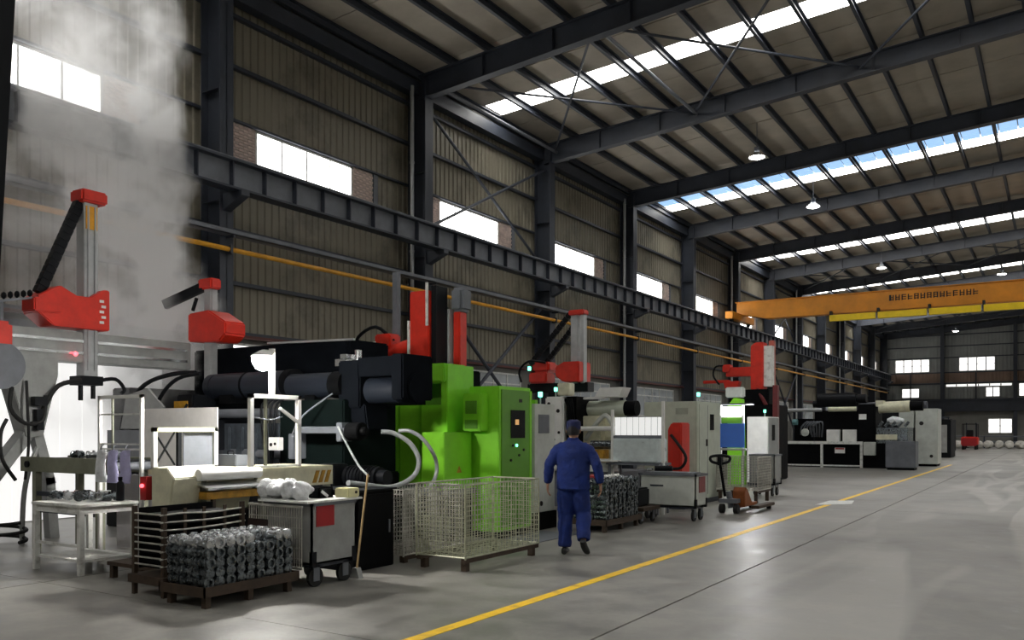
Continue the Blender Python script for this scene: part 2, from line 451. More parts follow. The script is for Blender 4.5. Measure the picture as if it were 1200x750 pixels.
def hcol(parent, x0, x1, Y, z0, z1, bw=.17, m=STEEL):
    return part(parent, 'column', m, bx(x0, x0+.025, Y-bw, Y+bw, z0, z1), bx(x1-.025, x1, Y-bw, Y+bw, z0, z1), bx(x0, x1, Y-.01, Y+.01, z0, z1),
                *[bx(x0+.02, x1-.02, Y-bw+.02, Y+bw-.02, z, z+.015) for z in (2.2, 4.4, 6.3, 8.6)], bx(x0-.02, x1+.06, Y-bw-.06, Y+bw+.06, z0, z0+.03))
for k in range(-3, 13):
    Y = colY(k)
    hcol(wl, XW+.02, XW+.62, Y, 0, 11.1)
    # corbel and knee plate for the crane runway
    part(wl, 'corbel', STEEL, ext([(XW+.6, 6.43), (XW+1.2, 6.43), (XW+1.2, 6.33), (XW+.6, 6.08)], 1, Y-.1, Y+.1))
for k in (-1, 1, 3, 5, 7, 9):
    x, Y = XW+.3, colY(k)-.34
    part(wl, 'downpipe', GALV, cy((x, Y, .3), (x, Y, 10.9), .055, 12), *[cy((x, Y, z), (x, Y, z+.05), .068, 12) for z in (1.2, 3.9, 6.4, 8.8)])
def strut(parent, p, q, r=.045, name='wall_brace'): return part(parent, name, STEEL, tb([p, q], r, 8, 0))
for k in (1, 6):
    a, e = colY(k)+.1, colY(k+1)-.1; x = XW+.3
    strut(wl, (x, a, 10.6), (x, e, 7.1)); strut(wl, (x+.09, e, 10.4), (x+.09, a, 7.1))
    strut(wl, (x, a, 5.9), (x, e, 1.0), .055); strut(wl, (x+.12, e, 5.9), (x+.12, a, 1.0), .055)
# windows, frosted lower lights, service pipes
wn = 0
def window(n, y0, y1, z0, z1, x, cols, m, side=1, zt=None, label=''):
    t = thing('window_%d' % n, label, 'window', (x, (y0+y1)/2, z0), kind='structure')
    zt = zt or z0+(z1-z0)*.38
    fr = [bx(x, x+.06*side, y0, y1, z, z+.05) for z in (z0, z1-.05)]+[bx(x, x+.06*side, y, y+.05, z0, z1) for y in (y0, y1-.05)]
    part(t, 'window_frame', WHITED, *fr)
    part(t, 'transom', WHITED, bx(x+.003*side, x+.05*side, y0+.05, y1-.05, zt-.02, zt+.02))
    st = (y1-y0)/cols
    for i in range(1, cols): part(t, 'mullion', WHITED, bx(x+.001*side, x+.055*side, y0+st*i-.02, y0+st*i+.02, z0+.05, z1-.05))
    for i in range(cols):
        for a, e in ((z0, zt), (zt, z1)):
            part(t, 'pane', m, bx(x+.015*side, x+.025*side, y0+st*i+.02, y0+st*(i+1)-.02, a+.02, e-.02))
    return t
for k in range(-3, 12):
    wn += 1
    window(wn, colY(k)+WO0, colY(k)+WO1, ZG[3], ZG[4]-.03, XW-.12, 4, PANE, 1, ZG[3]+.6, 'high daylit window of four bays in the left wall, number %d from the near end' % (k+4))
for k in list(range(1, 12)):
    wn += 1
    window(wn, colY(k)+.9, colY(k)+5.8, 2.2, 3.45, XW-.13, 6, GLASSG, 1, 3.1, 'low frosted grey window band near the floor of the left wall, bay %d' % (k+1))
wn += 1
window(wn, colY(0)+.5, colY(0)+2.9, 2.5, 3.5, XW-.13, 3, PANEFAR, 1, 3.2, 'low bright window behind the black die casting machine')
dr = thing('door_1', 'tall white backlit strip curtain doorway behind the steam at left', 'door', (XW-.12, 7.7, 0), kind='structure')
part(dr, 'door_frame', STEEL2, bx(XW-.14, XW, 5.5, 5.62, 0, 3.5), bx(XW-.14, XW, 10.6, 10.72, 0, 3.5), bx(XW-.14, XW, 5.5, 10.72, 3.38, 3.5))
yy = 5.62
while yy < 10.58:
    part(dr, 'curtain_strip', DOORGLOW, bx(XW-.1-.012*(int(yy*10) % 2), XW-.09, yy, min(yy+.41, 10.6), .02, 3.4)); yy += .415
# ---- far wall
wf = solo('wall_far', 'far end wall of grey sheets with two high windows', 'wall', STEEL2, bx(XW-.3, XR+.3, YF+.1, YF+.4, 0, 13), kind='structure')
SHEETF = mat('far_sheet_grey', '#8f9290', .6, 0, .2, .6)  # lighter grey, distance haze put into the sheet colour
SHEETB = mat('far_sheet_brown', '#8d7566', .6, 0, .25, .7)
fz = [(0, 3.5, PLASTER), (4.6, 6.0, SHEETF), (6.2, 7.15, SHEETB), (7.2, 8.6, SHEETF), (8.65, 9.7, SHEETF), (9.75, 10.8, SHEETF), (10.85, 12.5, SHEETF)]
cx = [XW, -9.45, -3.35, 2.75, 8.85, XR]
for z0, z1, m in fz:
    for a, e in zip(cx[:-1], cx[1:]):
        v, f = ribbed(0, e-a-.04, 0, z1-z0, 0, .3)
        v = [(p[1]+a+.02, YF+.08-p[0], p[2]+z0) for p in v]
        if m is PLASTER: part(wf, 'wall_panel', m, bx(a+.02, e-.02, YF+.03, YF+.1, z0, z1))
        else: part(wf, 'wall_sheet', m, (v, f))
for z in (6.1, 7.17, 8.62, 9.72, 10.82): part(wf, 'girt', STEEL, bx(XW, XR, YF-.02, YF+.08, z-.05, z+.05))
part(wf, 'end_girder', STEEL, bx(XW, XR, YF-.5, YF-.2, 3.5, 4.5), bx(XW, XR, YF-.65, YF-.05, 4.45, 4.6), bx(XW, XR, YF-.65, YF-.05, 3.4, 3.5))
for x in cx[1:-1]:
    part(wf, 'column', STEEL, bx(x-.15, x+.15, YF-.6, YF-.57, 0, 12), bx(x-.15, x+.15, YF-.03, YF, 0, 12), bx(x-.01, x+.01, YF-.6, YF, 0, 12))
for x in (-12.3, -6.6, -.4): part(wf, 'wall_post', STEEL, bx(x-.06, x+.06, YF-.06, YF+.05, 4.6, 7.1))
def fwindow(x0, x1, z0, z1, cols, m, label):
    global wn
    wn += 1
    t = thing('window_%d' % wn, label, 'window', ((x0+x1)/2, YF, z0), kind='structure')
    part(t, 'window_frame', WHITED, *[bx(x0, x1, YF-.03, YF+.04, z, z+.06) for z in (z0, z1-.06)], *[bx(x, x+.06, YF-.03, YF+.04, z0, z1) for x in (x0, x1-.06)])
    st = (x1-x0)/cols; zm = (z0+z1)/2
    for i in range(1, cols): part(t, 'mullion', STEEL2, bx(x0+st*i-.045, x0+st*i+.045, YF-.02, YF+.03, z0, z1))
    for i in range(cols):
        for a, e in ((z0, zm), (zm, z1)): part(t, 'pane', m, bx(x0+st*i+.03, x0+st*(i+1)-.03, YF-.01, YF+.01, a+.02, e-.02))
fwindow(-13.7, -10.6, 7.25, 8.55, 4, PANEFAR, 'left high window of four bays in the far end wall')
fwindow(-8.05, -5.0, 7.25, 8.6, 4, PANEFAR, 'second high window of four bays in the far end wall')
fwindow(-2.2, .9, 7.25, 8.6, 4, PANEFAR, 'high window of the far end wall right of the last dark column')
fwindow(-9.2, -3.6, 5.75, 6.05, 6, PANEFAR, 'thin bright strip window of the far end wall below the brown panels')
fwindow(-5.8, -4.6, 4.75, 5.7, 2, PANEFAR, 'small square bright window below the thin strip of the far end wall')
fwindow(-13.1, -11.5, 4.75, 5.7, 2, PANEFAR, 'bright window of the far end wall low in its left corner bay')
fwindow(-8.95, -8.45, 1.5, 2.6, 1, PANEFAR, 'narrow bright window near the floor of the far end wall')
fwindow(-5.6, -3.6, 1.3, 2.7, 2, PANEFAR, 'wide bright window near the floor of the far end wall')
fwindow(-3.1, 1.5, 4.75, 6.0, 4, PANEFAR, 'bright strip window of the far end wall right of the last dark column')
# ---- right and back walls, beside and behind the camera
wr = solo('wall_right', 'right wall of khaki steel sheets across the wide aisle', 'wall', PLASTER, bx(XR+.1, XR+.4, YB-.3, YF+.3, 0, 11.45), kind='structure')
for k in range(-3, 12):
    for z0, z1 in ((3.7, 7.0), (8.4, 11.3)):
        wall_sheet(wr, XR+.08, colY(k)+.02, colY(k+1)-.02, z0, z1, SHEET, -1)
    for a, e in ((.02, WO0), (WO1, BAY-.02)): wall_sheet(wr, XR+.08, colY(k)+a, colY(k)+e, 7.0, 8.4, SHEET, -1)
    hcol(wr, XR-.6, XR, colY(k), 0, 11.1)
    wn += 1
    window(wn, colY(k)+WO0, colY(k)+WO1, 7.0, 8.4, XR+.08, 4, PANE, -1, None, 'high daylit window in the right wall out of view, number %d' % (k+4))
wb = solo('wall_back', 'back wall behind the camera', 'wall', PLASTER, bx(XW-.3, XR+.3, YB-.4, YB-.1, 0, 13), kind='structure')
for i in range(5):
    part(wb, 'wall_panel', SHEET, bx(XW+i*6.8+.02, XW+(i+1)*6.8-.02, YB-.1, YB-.05, 3.7, 12))

# ================================================================== THE HALL'S FIXTURES
XG = XW+1.0
rb = thing('crane_runway', 'dark steel crane runway girder with stiffener plates along the left wall', 'girder', (XG, YB, 6.43))
part(rb, 'web', STEEL2, bx(XG-.012, XG+.012, YB+.1, YF-.8, 6.47, 6.98))
part(rb, 'top_flange', STEEL, bx(XG-.18, XG+.18, YB+.1, YF-.8, 6.98, 7.02))
part(rb, 'bottom_flange', STEEL, bx(XG-.16, XG+.16, YB+.1, YF-.8, 6.43, 6.47))
part(rb, 'crane_rail', STEEL2, bx(XG-.035, XG+.035, YB+.1, YF-.8, 7.02, 7.1))
s0 = None
y = YB+.6
while y < YF-1:
    if s0 is None: s0 = part(rb, 'stiffener', STEEL, bx(XG+.012, XG+.13, y-.012, y+.012, 6.47, 6.98)); ys0 = y
    else: like(s0, rb, (0, y-ys0, 0))
    y += .8375
gp = thing('gas_pipe', 'yellow gas pipe running along the left wall below the runway', 'pipe', (XW+.72, YB, 5.3))
part(gp, 'pipe_run', YPIPE, cy((XW+.72, YB+.2, 5.3), (XW+.72, YF-.8, 5.3), .05, 10))
for k in range(-2, 13): part(gp, 'pipe_clamp', STEEL, bx(XW+.62, XW+.79, colY(k)-.03, colY(k)+.03, 5.2, 5.38))
ct = thing('cable_tray', 'grey cable tray above the yellow gas pipe on the left wall', 'cable tray', (XW+.75, YB, 5.6))
part(ct, 'tray', STEEL2, bx(XW+.64, XW+.86, YB+.2, YF-.8, 5.58, 5.6), bx(XW+.64, XW+.65, YB+.2, YF-.8, 5.58, 5.68), bx(XW+.85, XW+.86, YB+.2, YF-.8, 5.58, 5.68))
part(ct, 'cable', BLACK2, cy((XW+.71, YB+.2, 5.63), (XW+.71, YF-.8, 5.63), .028, 8)); part(ct, 'cable', GALV, cy((XW+.79, YB+.2, 5.63), (XW+.79, YF-.8, 5.63), .025, 8))
for k in range(-2, 13): part(ct, 'tray_bracket', STEEL, bx(XW+.62, XW+.86, colY(k)-.02, colY(k)+.02, 5.53, 5.58))
# ---- overhead crane
YC = 44.0
cr = thing('overhead_crane', 'amber overhead travelling crane spanning the hall', 'crane', (XG, YC, 7.1))
part(cr, 'main_girder', CRANE, ext([(XG-.1, 7.62), (XG+1.5, 7.3), (14, 7.3), (17, 7.62), (17, 8.2), (XG-.1, 8.2)], 1, YC-.28, YC+.28), bev=.02)
part(cr, 'top_plate', CRANE, bx(XG-.15, 17, YC-.36, YC+.36, 8.2, 8.24))
part(cr, 'end_carriage', CRANE, bx(XG-.2, XG+.2, YC-1.8, YC+1.8, 7.25, 7.6), bev=.02)
for s in (-1.4, 1.4): part(cr, 'carriage_wheel', BLACK2, cy((XG-.07, YC+s, 7.26), (XG+.07, YC+s, 7.26), .15, 18))
g2 = part(cr, 'lit_girder_bottom', CRANE_LIT, *[bx(x, x+2.1, YC-.62, YC-.4, 6.9, 7.2) for x in (-9.4, -7.2, -5.0, -2.8, -.6, 1.6)], bev=.01)  # brighter yellow strip paints in the lit bottom of the main girder
part(g2, 'hanger', INK, *[bx(x, x+.1, YC-.6, YC-.28, 7.0, 7.4) for x in (-9.4, -7.25, -5.05, -2.85, -.65, 1.55, 3.7)])
# dark stencilled lettering, too small in the photograph to read: rows of short strokes
lt = []
random.seed(3)
x = -6.75
lt.append(bx(-6.75, -6.65, YC-.287, YC-.279, 7.72, 8.0))
while x < -3.0:
    n_ = random.choice((2, 3)); z = 7.72
    lt.append(bx(x, x+.05, YC-.286, YC-.279, z, z+.27))
    for j in range(n_): lt.append(bx(x, x+.2, YC-.286, YC-.279, z+.03+j*.1, z+.07+j*.1))
    if random.random() < .6: lt.append(bx(x+.15, x+.2, YC-.286, YC-.279, z, z+.27))
    x += .27
part(cr, 'lettering', INK, *lt)
hoist = part(cr, 'hoist_trolley', CRANE, bx(5.2, 6.6, YC-.5, YC+.5, 8.24, 8.8), bev=.03)
part(hoist, 'hoist_drum', BLACK2, cy((5.4, YC-.75, 8.5), (6.4, YC-.75, 8.5), .22, 16))
# ---- high bay lamps
def highbay(px, py, Y, label, drop=None):
    p = at(px, py, y=Y)
    t = thing('high_bay_lamp', label, 'lamp', (p.x, p.y, p.z-.05), group='high bay lamps')
    ztop = zroof(p.x)-.02
    part(t, 'suspension_rod', STEEL2, cy((p.x, p.y, p.z+.3), (p.x, p.y, ztop), .012, 6))
    part(t, 'driver_box', STEEL2, cy((p.x, p.y, p.z+.14), (p.x, p.y, p.z+.32), .09, 12))
    part(t, 'reflector', GALV, cy((p.x, p.y, p.z-.02), (p.x, p.y, p.z+.15), .27, 20, .1, False))
    part(t, 'diffuser', LAMPHB, lathe([(.02, p.z-.06), (.15, p.z-.05), (.24, p.z-.01), (.24, p.z+.01)], (p.x, p.y, 0), 2, 18))
highbay(887, 184, 28.3, 'lit high bay lamp hanging nearest the camera, before the blue skylight')
highbay(953, 242, 35.4, 'lit high bay lamp hanging just under the blue skylight')
highbay(1033, 314, 51.5, 'lit high bay lamp hanging above the amber crane at its middle')
highbay(1174, 321, 58.5, 'lit high bay lamp above the right end of the amber crane')
highbay(1120, 388, 87.0, 'lit high bay lamp before the far end wall, under the amber crane')

# ================================================================== PROTOTYPE PIECES
def caster(parent, x, y, r=.07, zt=.2, m=RUBBER):
    o = part(parent, 'caster', STEEL2, bx(x-.03, x-.02, y-.04, y+.04, r*.6, zt), bx(x+.02, x+.03, y-.04, y+.04, r*.6, zt), bx(x-.04, x+.04, y-.05, y+.05, zt-.015, zt))
    part(o, 'wheel', m, cy((x-.018, y, r), (x+.018, y, r), r, 18), cy((x-.022, y, r), (x+.022, y, r), r*.35, 10))
    return o
def mesh_panel(a, b_, z0, z1, step=.055, r=.0035, rz=None):
    """a wire grid standing between floor points a and b"""
    a, b_ = Vector((*a, 0)), Vector((*b_, 0)); Ln = (b_-a).length; n = max(2, round(Ln/step)); pr = []
    for i in range(n+1):
        p = a+(b_-a)*i/n; pr.append(bar((p.x, p.y, z0), (p.x, p.y, z1), r*2, r*2))
    k = max(2, round((z1-z0)/step))
    for i in range(k+1):
        z = z0+(z1-z0)*i/k; pr.append(bar((a.x, a.y, z), (b_.x, b_.y, z), r*2, r*2))
    return pr
def cage(label, x0, x1, y0, y1, z0, z1, half_front=False, m=ZINC, step=.06, r=.0035, legs=True):
    t = thing('wire_cage', label, 'cage', ((x0+x1)/2, (y0+y1)/2, 0), group='wire mesh cages')
    for nm, a, b_, zt in (('aisle_panel', (x1, y0), (x1, y1), z1), ('inner_panel', (x0, y0), (x0, y1), z1), ('end_panel', (x0, y1), (x1, y1), z1),
                          ('front_gate' if half_front else 'end_panel', (x0, y0), (x1, y0), z0+(z1-z0)*.55 if half_front else z1)):
        part(t, nm, m, *mesh_panel(a, b_, z0, zt, step, r), kind='stuff')
    pr = []
    for x, y in ((x0, y0), (x1, y0), (x0, y1), (x1, y1)): pr.append(cy((x, y, z0-.02), (x, y, z1), .011, 8))
    for z in (z0, z1):
        pr += [tb([(x0, y0, z), (x0, y1, z)], .011, 6, 0), tb([(x1, y0, z), (x1, y1, z)], .011, 6, 0), tb([(x0, y1, z), (x1, y1, z)], .011, 6, 0)]
    pr.append(tb([(x0, y0, z0), (x1, y0, z0)], .011, 6, 0))
    part(t, 'frame', m, *pr)
    part(t, 'base_grid', m, *[bar((x0+(x1-x0)*i/9, y0, z0), (x0+(x1-x0)*i/9, y1, z0), .008, .008) for i in range(10)], *[bar((x0, y0+(y1-y0)*i/12, z0), (x1, y0+(y1-y0)*i/12, z0), .008, .008) for i in range(13)], kind='stuff')
    part(t, 'base_channel', RUST, *[bx(x-.03, x+.03, y0, y1, z0-.06, z0-.01) for x in (x0+.03, x1-.03)])
    for x in (x0+.06, x1-.06):
        for y in (y0+.08, y1-.08): part(t, 'foot', RUST, bx(x-.035, x+.035, y-.035, y+.035, 0, z0-.05))
    return t
# a die-cast housing: barrel, flanges, side boss
cast_me = mesh('casting', [lathe([(.03, -.085), (.052, -.08), (.052, -.055), (.036, -.05), (.036, .04), (.055, .045), (.055, .06), (.046, .062), (.055, .066), (.055, .085), (.034, .085), (.03, .06), (.004, .06)], (0, 0, 0), 0, 10), cy((.0, 0, .02), (.0, 0, .058), .018, 8), cy((-.03, .03, 0), (-.03, .056, .0), .014, 8), cy((.02, -.03, 0), (.02, -.056, .0), .014, 8)])
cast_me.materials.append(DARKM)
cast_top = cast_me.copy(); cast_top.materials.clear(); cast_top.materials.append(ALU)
def casting_rack(label, clabel, group, x0, x1, y0, y1, z0, nx, ny, nz, dz=.085, bright_top=True):
    t = thing('parts_pallet', label, 'pallet', ((x0+x1)/2, (y0+y1)/2, 0))
    part(t, 'deck', RUST, bx(x0-.03, x1+.03, y0-.03, y1+.03, z0-.045, z0-.005))
    for x in (x0+.04, x1-.04):
        for y in (y0+.04, (y0+y1)/2, y1-.04): part(t, 'leg', RUST, bx(x-.03, x+.03, y-.03, y+.03, 0, z0-.04))
    part(t, 'rim', RUST, bx(x0-.04, x1+.04, y0-.04, y0-.025, z0-.06, z0+.03), bx(x0-.04, x1+.04, y1+.025, y1+.04, z0-.06, z0+.03), bx(x0-.04, x0-.025, y0-.04, y1+.04, z0-.06, z0+.03), bx(x1+.025, x1+.04, y0-.04, y1+.04, z0-.06, z0+.03))
    for k in range(nz):
        for i in range(nx):
            for j in range(ny):
                if 0 < i < nx-1 and 0 < j < ny-1 and k < nz-1: continue
                x = x0+(x1-x0)*(i+.5)/nx; y = y0+(y1-y0)*(j+.5)/ny
                if k == nz-1 and random.random() < .12: continue
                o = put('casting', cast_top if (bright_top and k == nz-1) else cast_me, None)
                o.location = (x+random.uniform(-.006, .006), y+random.uniform(-.005, .005), z0+.055+dz*k); o.rotation_euler = (random.choice((0, 1.57, 3.14)), 0, random.uniform(-.12, .12)+random.choice((0, math.pi)))
                o.scale = ((x1-x0)/nx/.175, min((y1-y0)/ny/.118, 1.15), 1)
                tag(o, '%s casting on the %s pallet, %s layer up, %s from the near end, %s row' % ('bright' if (bright_top and k == nz-1) else 'dark', clabel, ORD[k], ORD[j], ('inner', 'middle', 'aisle')[i]), 'casting', group)
    return t
def wheel_cart(label, x0, x1, y0, y1, z0, z1, m, sign=None, rim=True):
    t = thing('steel_cart', label, 'cart', ((x0+x1)/2, (y0+y1)/2, 0))
    th = .02
    part(t, 'tub', m, bx(x0, x1, y0, y0+th, z0, z1), bx(x0, x1, y1-th, y1, z0, z1), bx(x0, x0+th, y0, y1, z0, z1), bx(x1-th, x1, y0, y1, z0, z1), bx(x0, x1, y0, y1, z0, z0+th))
    if rim: part(t, 'rim', STEEL2, bx(x0-.02, x1+.02, y0-.02, y0+.01, z1-.03, z1+.01), bx(x0-.02, x1+.02, y1-.01, y1+.02, z1-.03, z1+.01), bx(x0-.02, x0+.01, y0-.02, y1+.02, z1-.03, z1+.01), bx(x1-.01, x1+.02, y0-.02, y1+.02, z1-.03, z1+.01))
    [part(t, 'corner_guard', BLACK2, bx(x1-.035, x1+.01, y-.03, y+.03, z0-.03, z0+.13)) for y in (y0+.03, y1-.03)]
    part(t, 'undercarriage', STEEL, bx(x0+.04, x1-.04, y0+.04, y1-.04, z0-.04, z0))
    for x in (x0+.1, x1-.08):
        for y in (y0+.12, y1-.1): caster(t, x, y, .1, z0-.02)
    return t
def stack_light(parent, x, y, z, cols=(SIGNALG,)):
    o = part(parent, 'signal_light', GALV, cy((x, y, z), (x, y, z+.12), .014, 8))
    for i, c in enumerate(cols): part(o, 'lens', c, cy((x, y, z+.12+i*.08), (x, y, z+.2+i*.08), .035, 12))
def hose(label, pts, r, m=HOSE, cat='hose', rings=True):
    return solo('hose', label, cat, m, tb(pts, r, 8, 8))
def chain_arm(parent, p, q, w_=.1, h_=.16, name='cable_chain'):
    p, q = Vector(p), Vector(q); d = q-p; n = max(3, int(d.length/.11)); pr = []
    for i in range(n): pr.append(bar(p+d*(i/n), p+d*((i+.86)/n), w_, h_))
    pr.append(bar(p, q, w_*.7, h_*.7))
    return part(parent, name, BLACK2, *pr)

# ================================================================== LEFT END: EXTRACTION ROBOT, CONVEYOR, STEAM
A = thing('extraction_robot', 'red and grey extraction robot on a traverse beam at the left edge', 'robot', (-12.6, 6.8, 0))
AX = -12.6
beam = part(A, 'traverse_beam', GREY, bx(AX-.16, AX+.16, 5.2, 9.3, 2.62, 3.08), bev=.015)
part(beam, 'guide_rail', CHROME, bx(AX+.16, AX+.19, 5.3, 9.2, 2.74, 2.78), bx(AX+.16, AX+.19, 5.3, 9.2, 2.92, 2.96))
colm = part(A, 'column', GREY, ext([(6.25, 2.68), (7.0, 2.68), (7.0, 2.4), (6.86, 1.85), (6.78, 1.5), (6.55, 1.5), (6.35, 2.2)], 0, AX-.17, AX+.17), bev=.012)
part(A, 'leg', GREY, bar((AX, 6.66, 1.62), (AX+.1, 6.02, .85), .2, .17), bar((AX+.1, 6.06, .95), (AX+.1, 5.98, 0), .2, .17))
part(A, 'leg', GREY, bar((AX, 6.72, 1.7), (AX, 6.95, .8), .16, .14), bar((AX, 6.93, .9), (AX, 7.0, 0), .16, .14))
part(A, 'strut', GREY, tb([(AX+.12, 6.72, 1.35), (AX+.14, 6.58, 1.0), (AX+.16, 6.5, .6), (AX+.16, 6.48, 0)], .035))
part(A, 'drive_disc', STEEL2, cy((AX+.17, 6.15, 2.5), (AX+.27, 6.15, 2.5), .33, 28), bev=.01)
part(A, 'motor', RED, bx(AX-.1, AX+.3, 5.85, 6.3, 2.75, 3.12), bev=.05)
car = part(A, 'carriage', RED, ext([(6.62, 3.3), (6.62, 3.52), (6.95, 3.72), (7.2, 3.6), (7.42, 3.6), (7.62, 3.74), (7.72, 3.74), (7.72, 3.12), (7.3, 3.12), (6.85, 3.12)], 0, AX-.1, AX+.32), bev=.015)
part(car, 'arm_bracket', RED, bx(AX+.0, AX+.36, 6.55, 6.95, 3.3, 3.5), bev=.02)
part(car, 'label_plate', WHITE, *[bx(AX+.32, AX+.326, 7.55+.03*(i % 2), 7.62+.03*(i % 2), 3.22+i*.08, 3.26+i*.08) for i in range(5)], kind='stuff')
post = part(A, 'vertical_post', GALV, bx(AX-.02, AX+.2, 7.38, 7.6, 2.4, 5.05), bx(AX+.2, AX+.23, 7.42, 7.45, 2.5, 5.0), bx(AX+.2, AX+.23, 7.53, 7.56, 2.5, 5.0), bev=.008)
part(post, 'yellow_plate', YPIPE, bx(AX+.2, AX+.215, 7.4, 7.58, 4.65, 5.0))
part(A, 'post_cap', RED, bx(AX-.06, AX+.28, 7.3, 7.72, 5.05, 5.24), bev=.03)
chain_arm(A, (AX+.1, 6.75, 3.6), (AX+.1, 7.36, 5.05), .12, .14)
part(A, 'drag_chain', BLACK2, *[lathe([(.04, -.02), (.055, 0), (.04, .02)], (AX+.2, 5.4+.09*i, 3.3+.02*i), 1, 8) for i in range(14)])
part(A, 'chain_tray', STEEL2, ext([(5.35, 3.235), (6.68, 3.53), (6.68, 3.5), (5.35, 3.205)], 0, AX+.12, AX+.28), bar((AX+.15, 5.5, 3.05), (AX+.15, 5.5, 3.25), .04, .04), bar((AX+.15, 6.2, 3.05), (AX+.15, 6.2, 3.4), .04, .04))
grip = part(A, 'gripper', BLACK2, bx(AX-.06, AX+.24, 7.3, 7.66, 2.28, 2.42), cy((AX+.1, 7.38, 2.05), (AX+.1, 7.38, 2.3), .035), cy((AX+.1, 7.58, 2.08), (AX+.1, 7.58, 2.3), .035), tb([(AX+.1, 7.66, 2.36), (AX+.1, 7.95, 2.4), (AX+.1, 8.1, 2.25), (AX+.1, 8.05, 2.18)], .03))
part(A, 'air_hose', RUBBER, tb([(AX+.25, 7.3, 2.35), (AX+.26, 6.95, 2.25), (AX+.26, 6.75, 1.95), (AX+.26, 6.7, 1.8)], .035))
part(A, 'air_hose', RUBBER, tb([(AX+.24, 6.3, 2.2), (AX+.3, 6.25, 1.9), (AX+.3, 6.45, 1.7), (AX+.3, 6.7, 1.75), (AX+.28, 6.75, 2.1)], .03))
part(A, 'air_hose', RUBBER, tb([(AX+.3, 6.2, 1.75), (AX+.34, 6.1, 1.55), (AX+.34, 6.12, 1.2), (AX+.34, 6.3, .9)], .025))
part(A, 'air_hose', RUBBER, tb([(AX+.24, 6.5, 2.3), (AX+.3, 6.48, 2.0), (AX+.3, 6.5, 1.4), (AX+.3, 6.45, .9)], .02))
part(A, 'valve_block', BLACK2, bx(AX+.2, AX+.32, 6.58, 6.76, 1.95, 2.08), bx(AX+.2, AX+.3, 6.62, 6.72, 1.6, 1.9))
part(A, 'status_lamp', SIGNALR, lathe([(.005, -.03), (.028, -.02), (.035, 0), (.028, .02), (.005, .03)], (AX+.24, 7.22, 2.74), 0, 12))
# second robot arm, above the black machine
R2 = thing('ladle_robot', 'small red robot head on a steel post above the black die casting machine', 'robot', (-12.0, 9.35, 2.45))
part(R2, 'post', GALV, bx(-12.08, -11.92, 9.28, 9.43, 2.44, 4.0), bx(-11.92, -11.9, 9.3, 9.33, 2.46, 3.95), bev=.006)
part(R2, 'head', RED, ext([(-12.3, 3.08), (-12.3, 3.55), (-11.78, 3.58), (-11.35, 3.36), (-11.35, 3.16), (-11.5, 3.04)], 1, 9.12, 9.55), bev=.025)
part(R2, 'cap', RED, bx(-12.2, -11.85, 9.24, 9.46, 3.96, 4.14), bev=.025)
part(R2, 'swing_arm', BLACK2, bar((-12.05, 9.35, 4.05), (-12.75, 9.0, 3.72), .1, .15))
part(R2, 'lug', BLACK2, cy((-12.2, 9.15, 3.6), (-12.1, 9.15, 3.8), .03, 8))
# conveyor
cv = thing('conveyor', 'olive grey flat conveyor bed carrying small castings under the red robot', 'conveyor', (-11.1, 6.55, 0))
part(cv, 'side_rail', OLIVE, bx(-11.95, -9.9, 6.2, 6.24, 1.04, 1.24), bx(-11.95, -9.9, 6.86, 6.9, 1.04, 1.24), bev=.005)
part(cv, 'belt', BLACK2, bx(-11.92, -9.93, 6.24, 6.86, 1.17, 1.215))
part(cv, 'end_roller', STEEL2, cy((-11.93, 6.24, 1.14), (-11.93, 6.86, 1.14), .055, 14)); part(cv, 'end_roller', STEEL2, cy((-9.92, 6.24, 1.14), (-9.92, 6.86, 1.14), .055, 14))
part(cv, 'bearing', BLACK2, cy((-11.75, 6.17, 1.14), (-11.75, 6.2, 1.14), .045, 14))
for x in (-11.62, -10.15):
    for y in (6.25, 6.85): part(cv, 'leg', OLIVE, bx(x-.045, x+.045, y-.04, y+.04, 0, 1.05))
part(cv, 'crossbar', STEEL, bx(-11.6, -10.15, 6.22, 6.27, .72, .78), bx(-11.6, -10.15, 6.22, 6.27, .5, .56))
for i, x in enumerate((-11.0, -10.75, -10.55, -10.35, -10.2)):
    o = put('casting', cast_top if i % 2 else cast_me, None); o.location = (x, 6.45+.08*(i % 3), 1.275); o.rotation_euler = (0, 0, .7*i); o.scale = (1.1, 1.0, 1)
    tag(o, '%s casting from the left on the conveyor under the red robot' % ORD[i], 'casting', 'castings on the conveyor')
# white small table
wt = thing('work_table', 'small white steel table with a lower shelf in the left foreground', 'table', (-9.5, 5.66, 0))
part(wt, 'table_top', WHITED, bx(-9.98, -9.0, 5.3, 6.02, .745, .78), bev=.006)
part(wt, 'apron', WHITED, bx(-9.95, -9.03, 5.33, 5.36, .67, .745), bx(-9.06, -9.03, 5.33, 5.99, .67, .745), bx(-9.95, -9.03, 5.96, 5.99, .67, .745), bx(-9.95, -9.92, 5.33, 5.99, .67, .745))
for x in (-9.94, -9.04):
    for y in (5.34, 5.98): part(wt, 'leg', WHITED, bx(x-.028, x+.028, y-.028, y+.028, 0, .745))
part(wt, 'lower_shelf', WHITED, bx(-9.95, -9.03, 5.34, 5.98, .14, .165)); part(wt, 'stretcher', WHITED, bx(-9.95, -9.03, 5.33, 5.36, .3, .33))
random.seed(11)
for i in range(9):
    o = put('casting', cast_top if i % 2 else cast_me, None); o.location = (-9.9+.085*i, 5.55+.12*(i % 3), .84); o.rotation_euler = (1.57*(i % 2), 0, .9*i); o.scale = (.95, .95, .9)
    tag(o, '%s casting from the left lying on the small white table' % ORD[i], 'casting', 'castings on the white table')
fl = thing('spray_bottle', 'black bottle standing on the small white table', 'bottle', (-9.12, 5.86, .78))
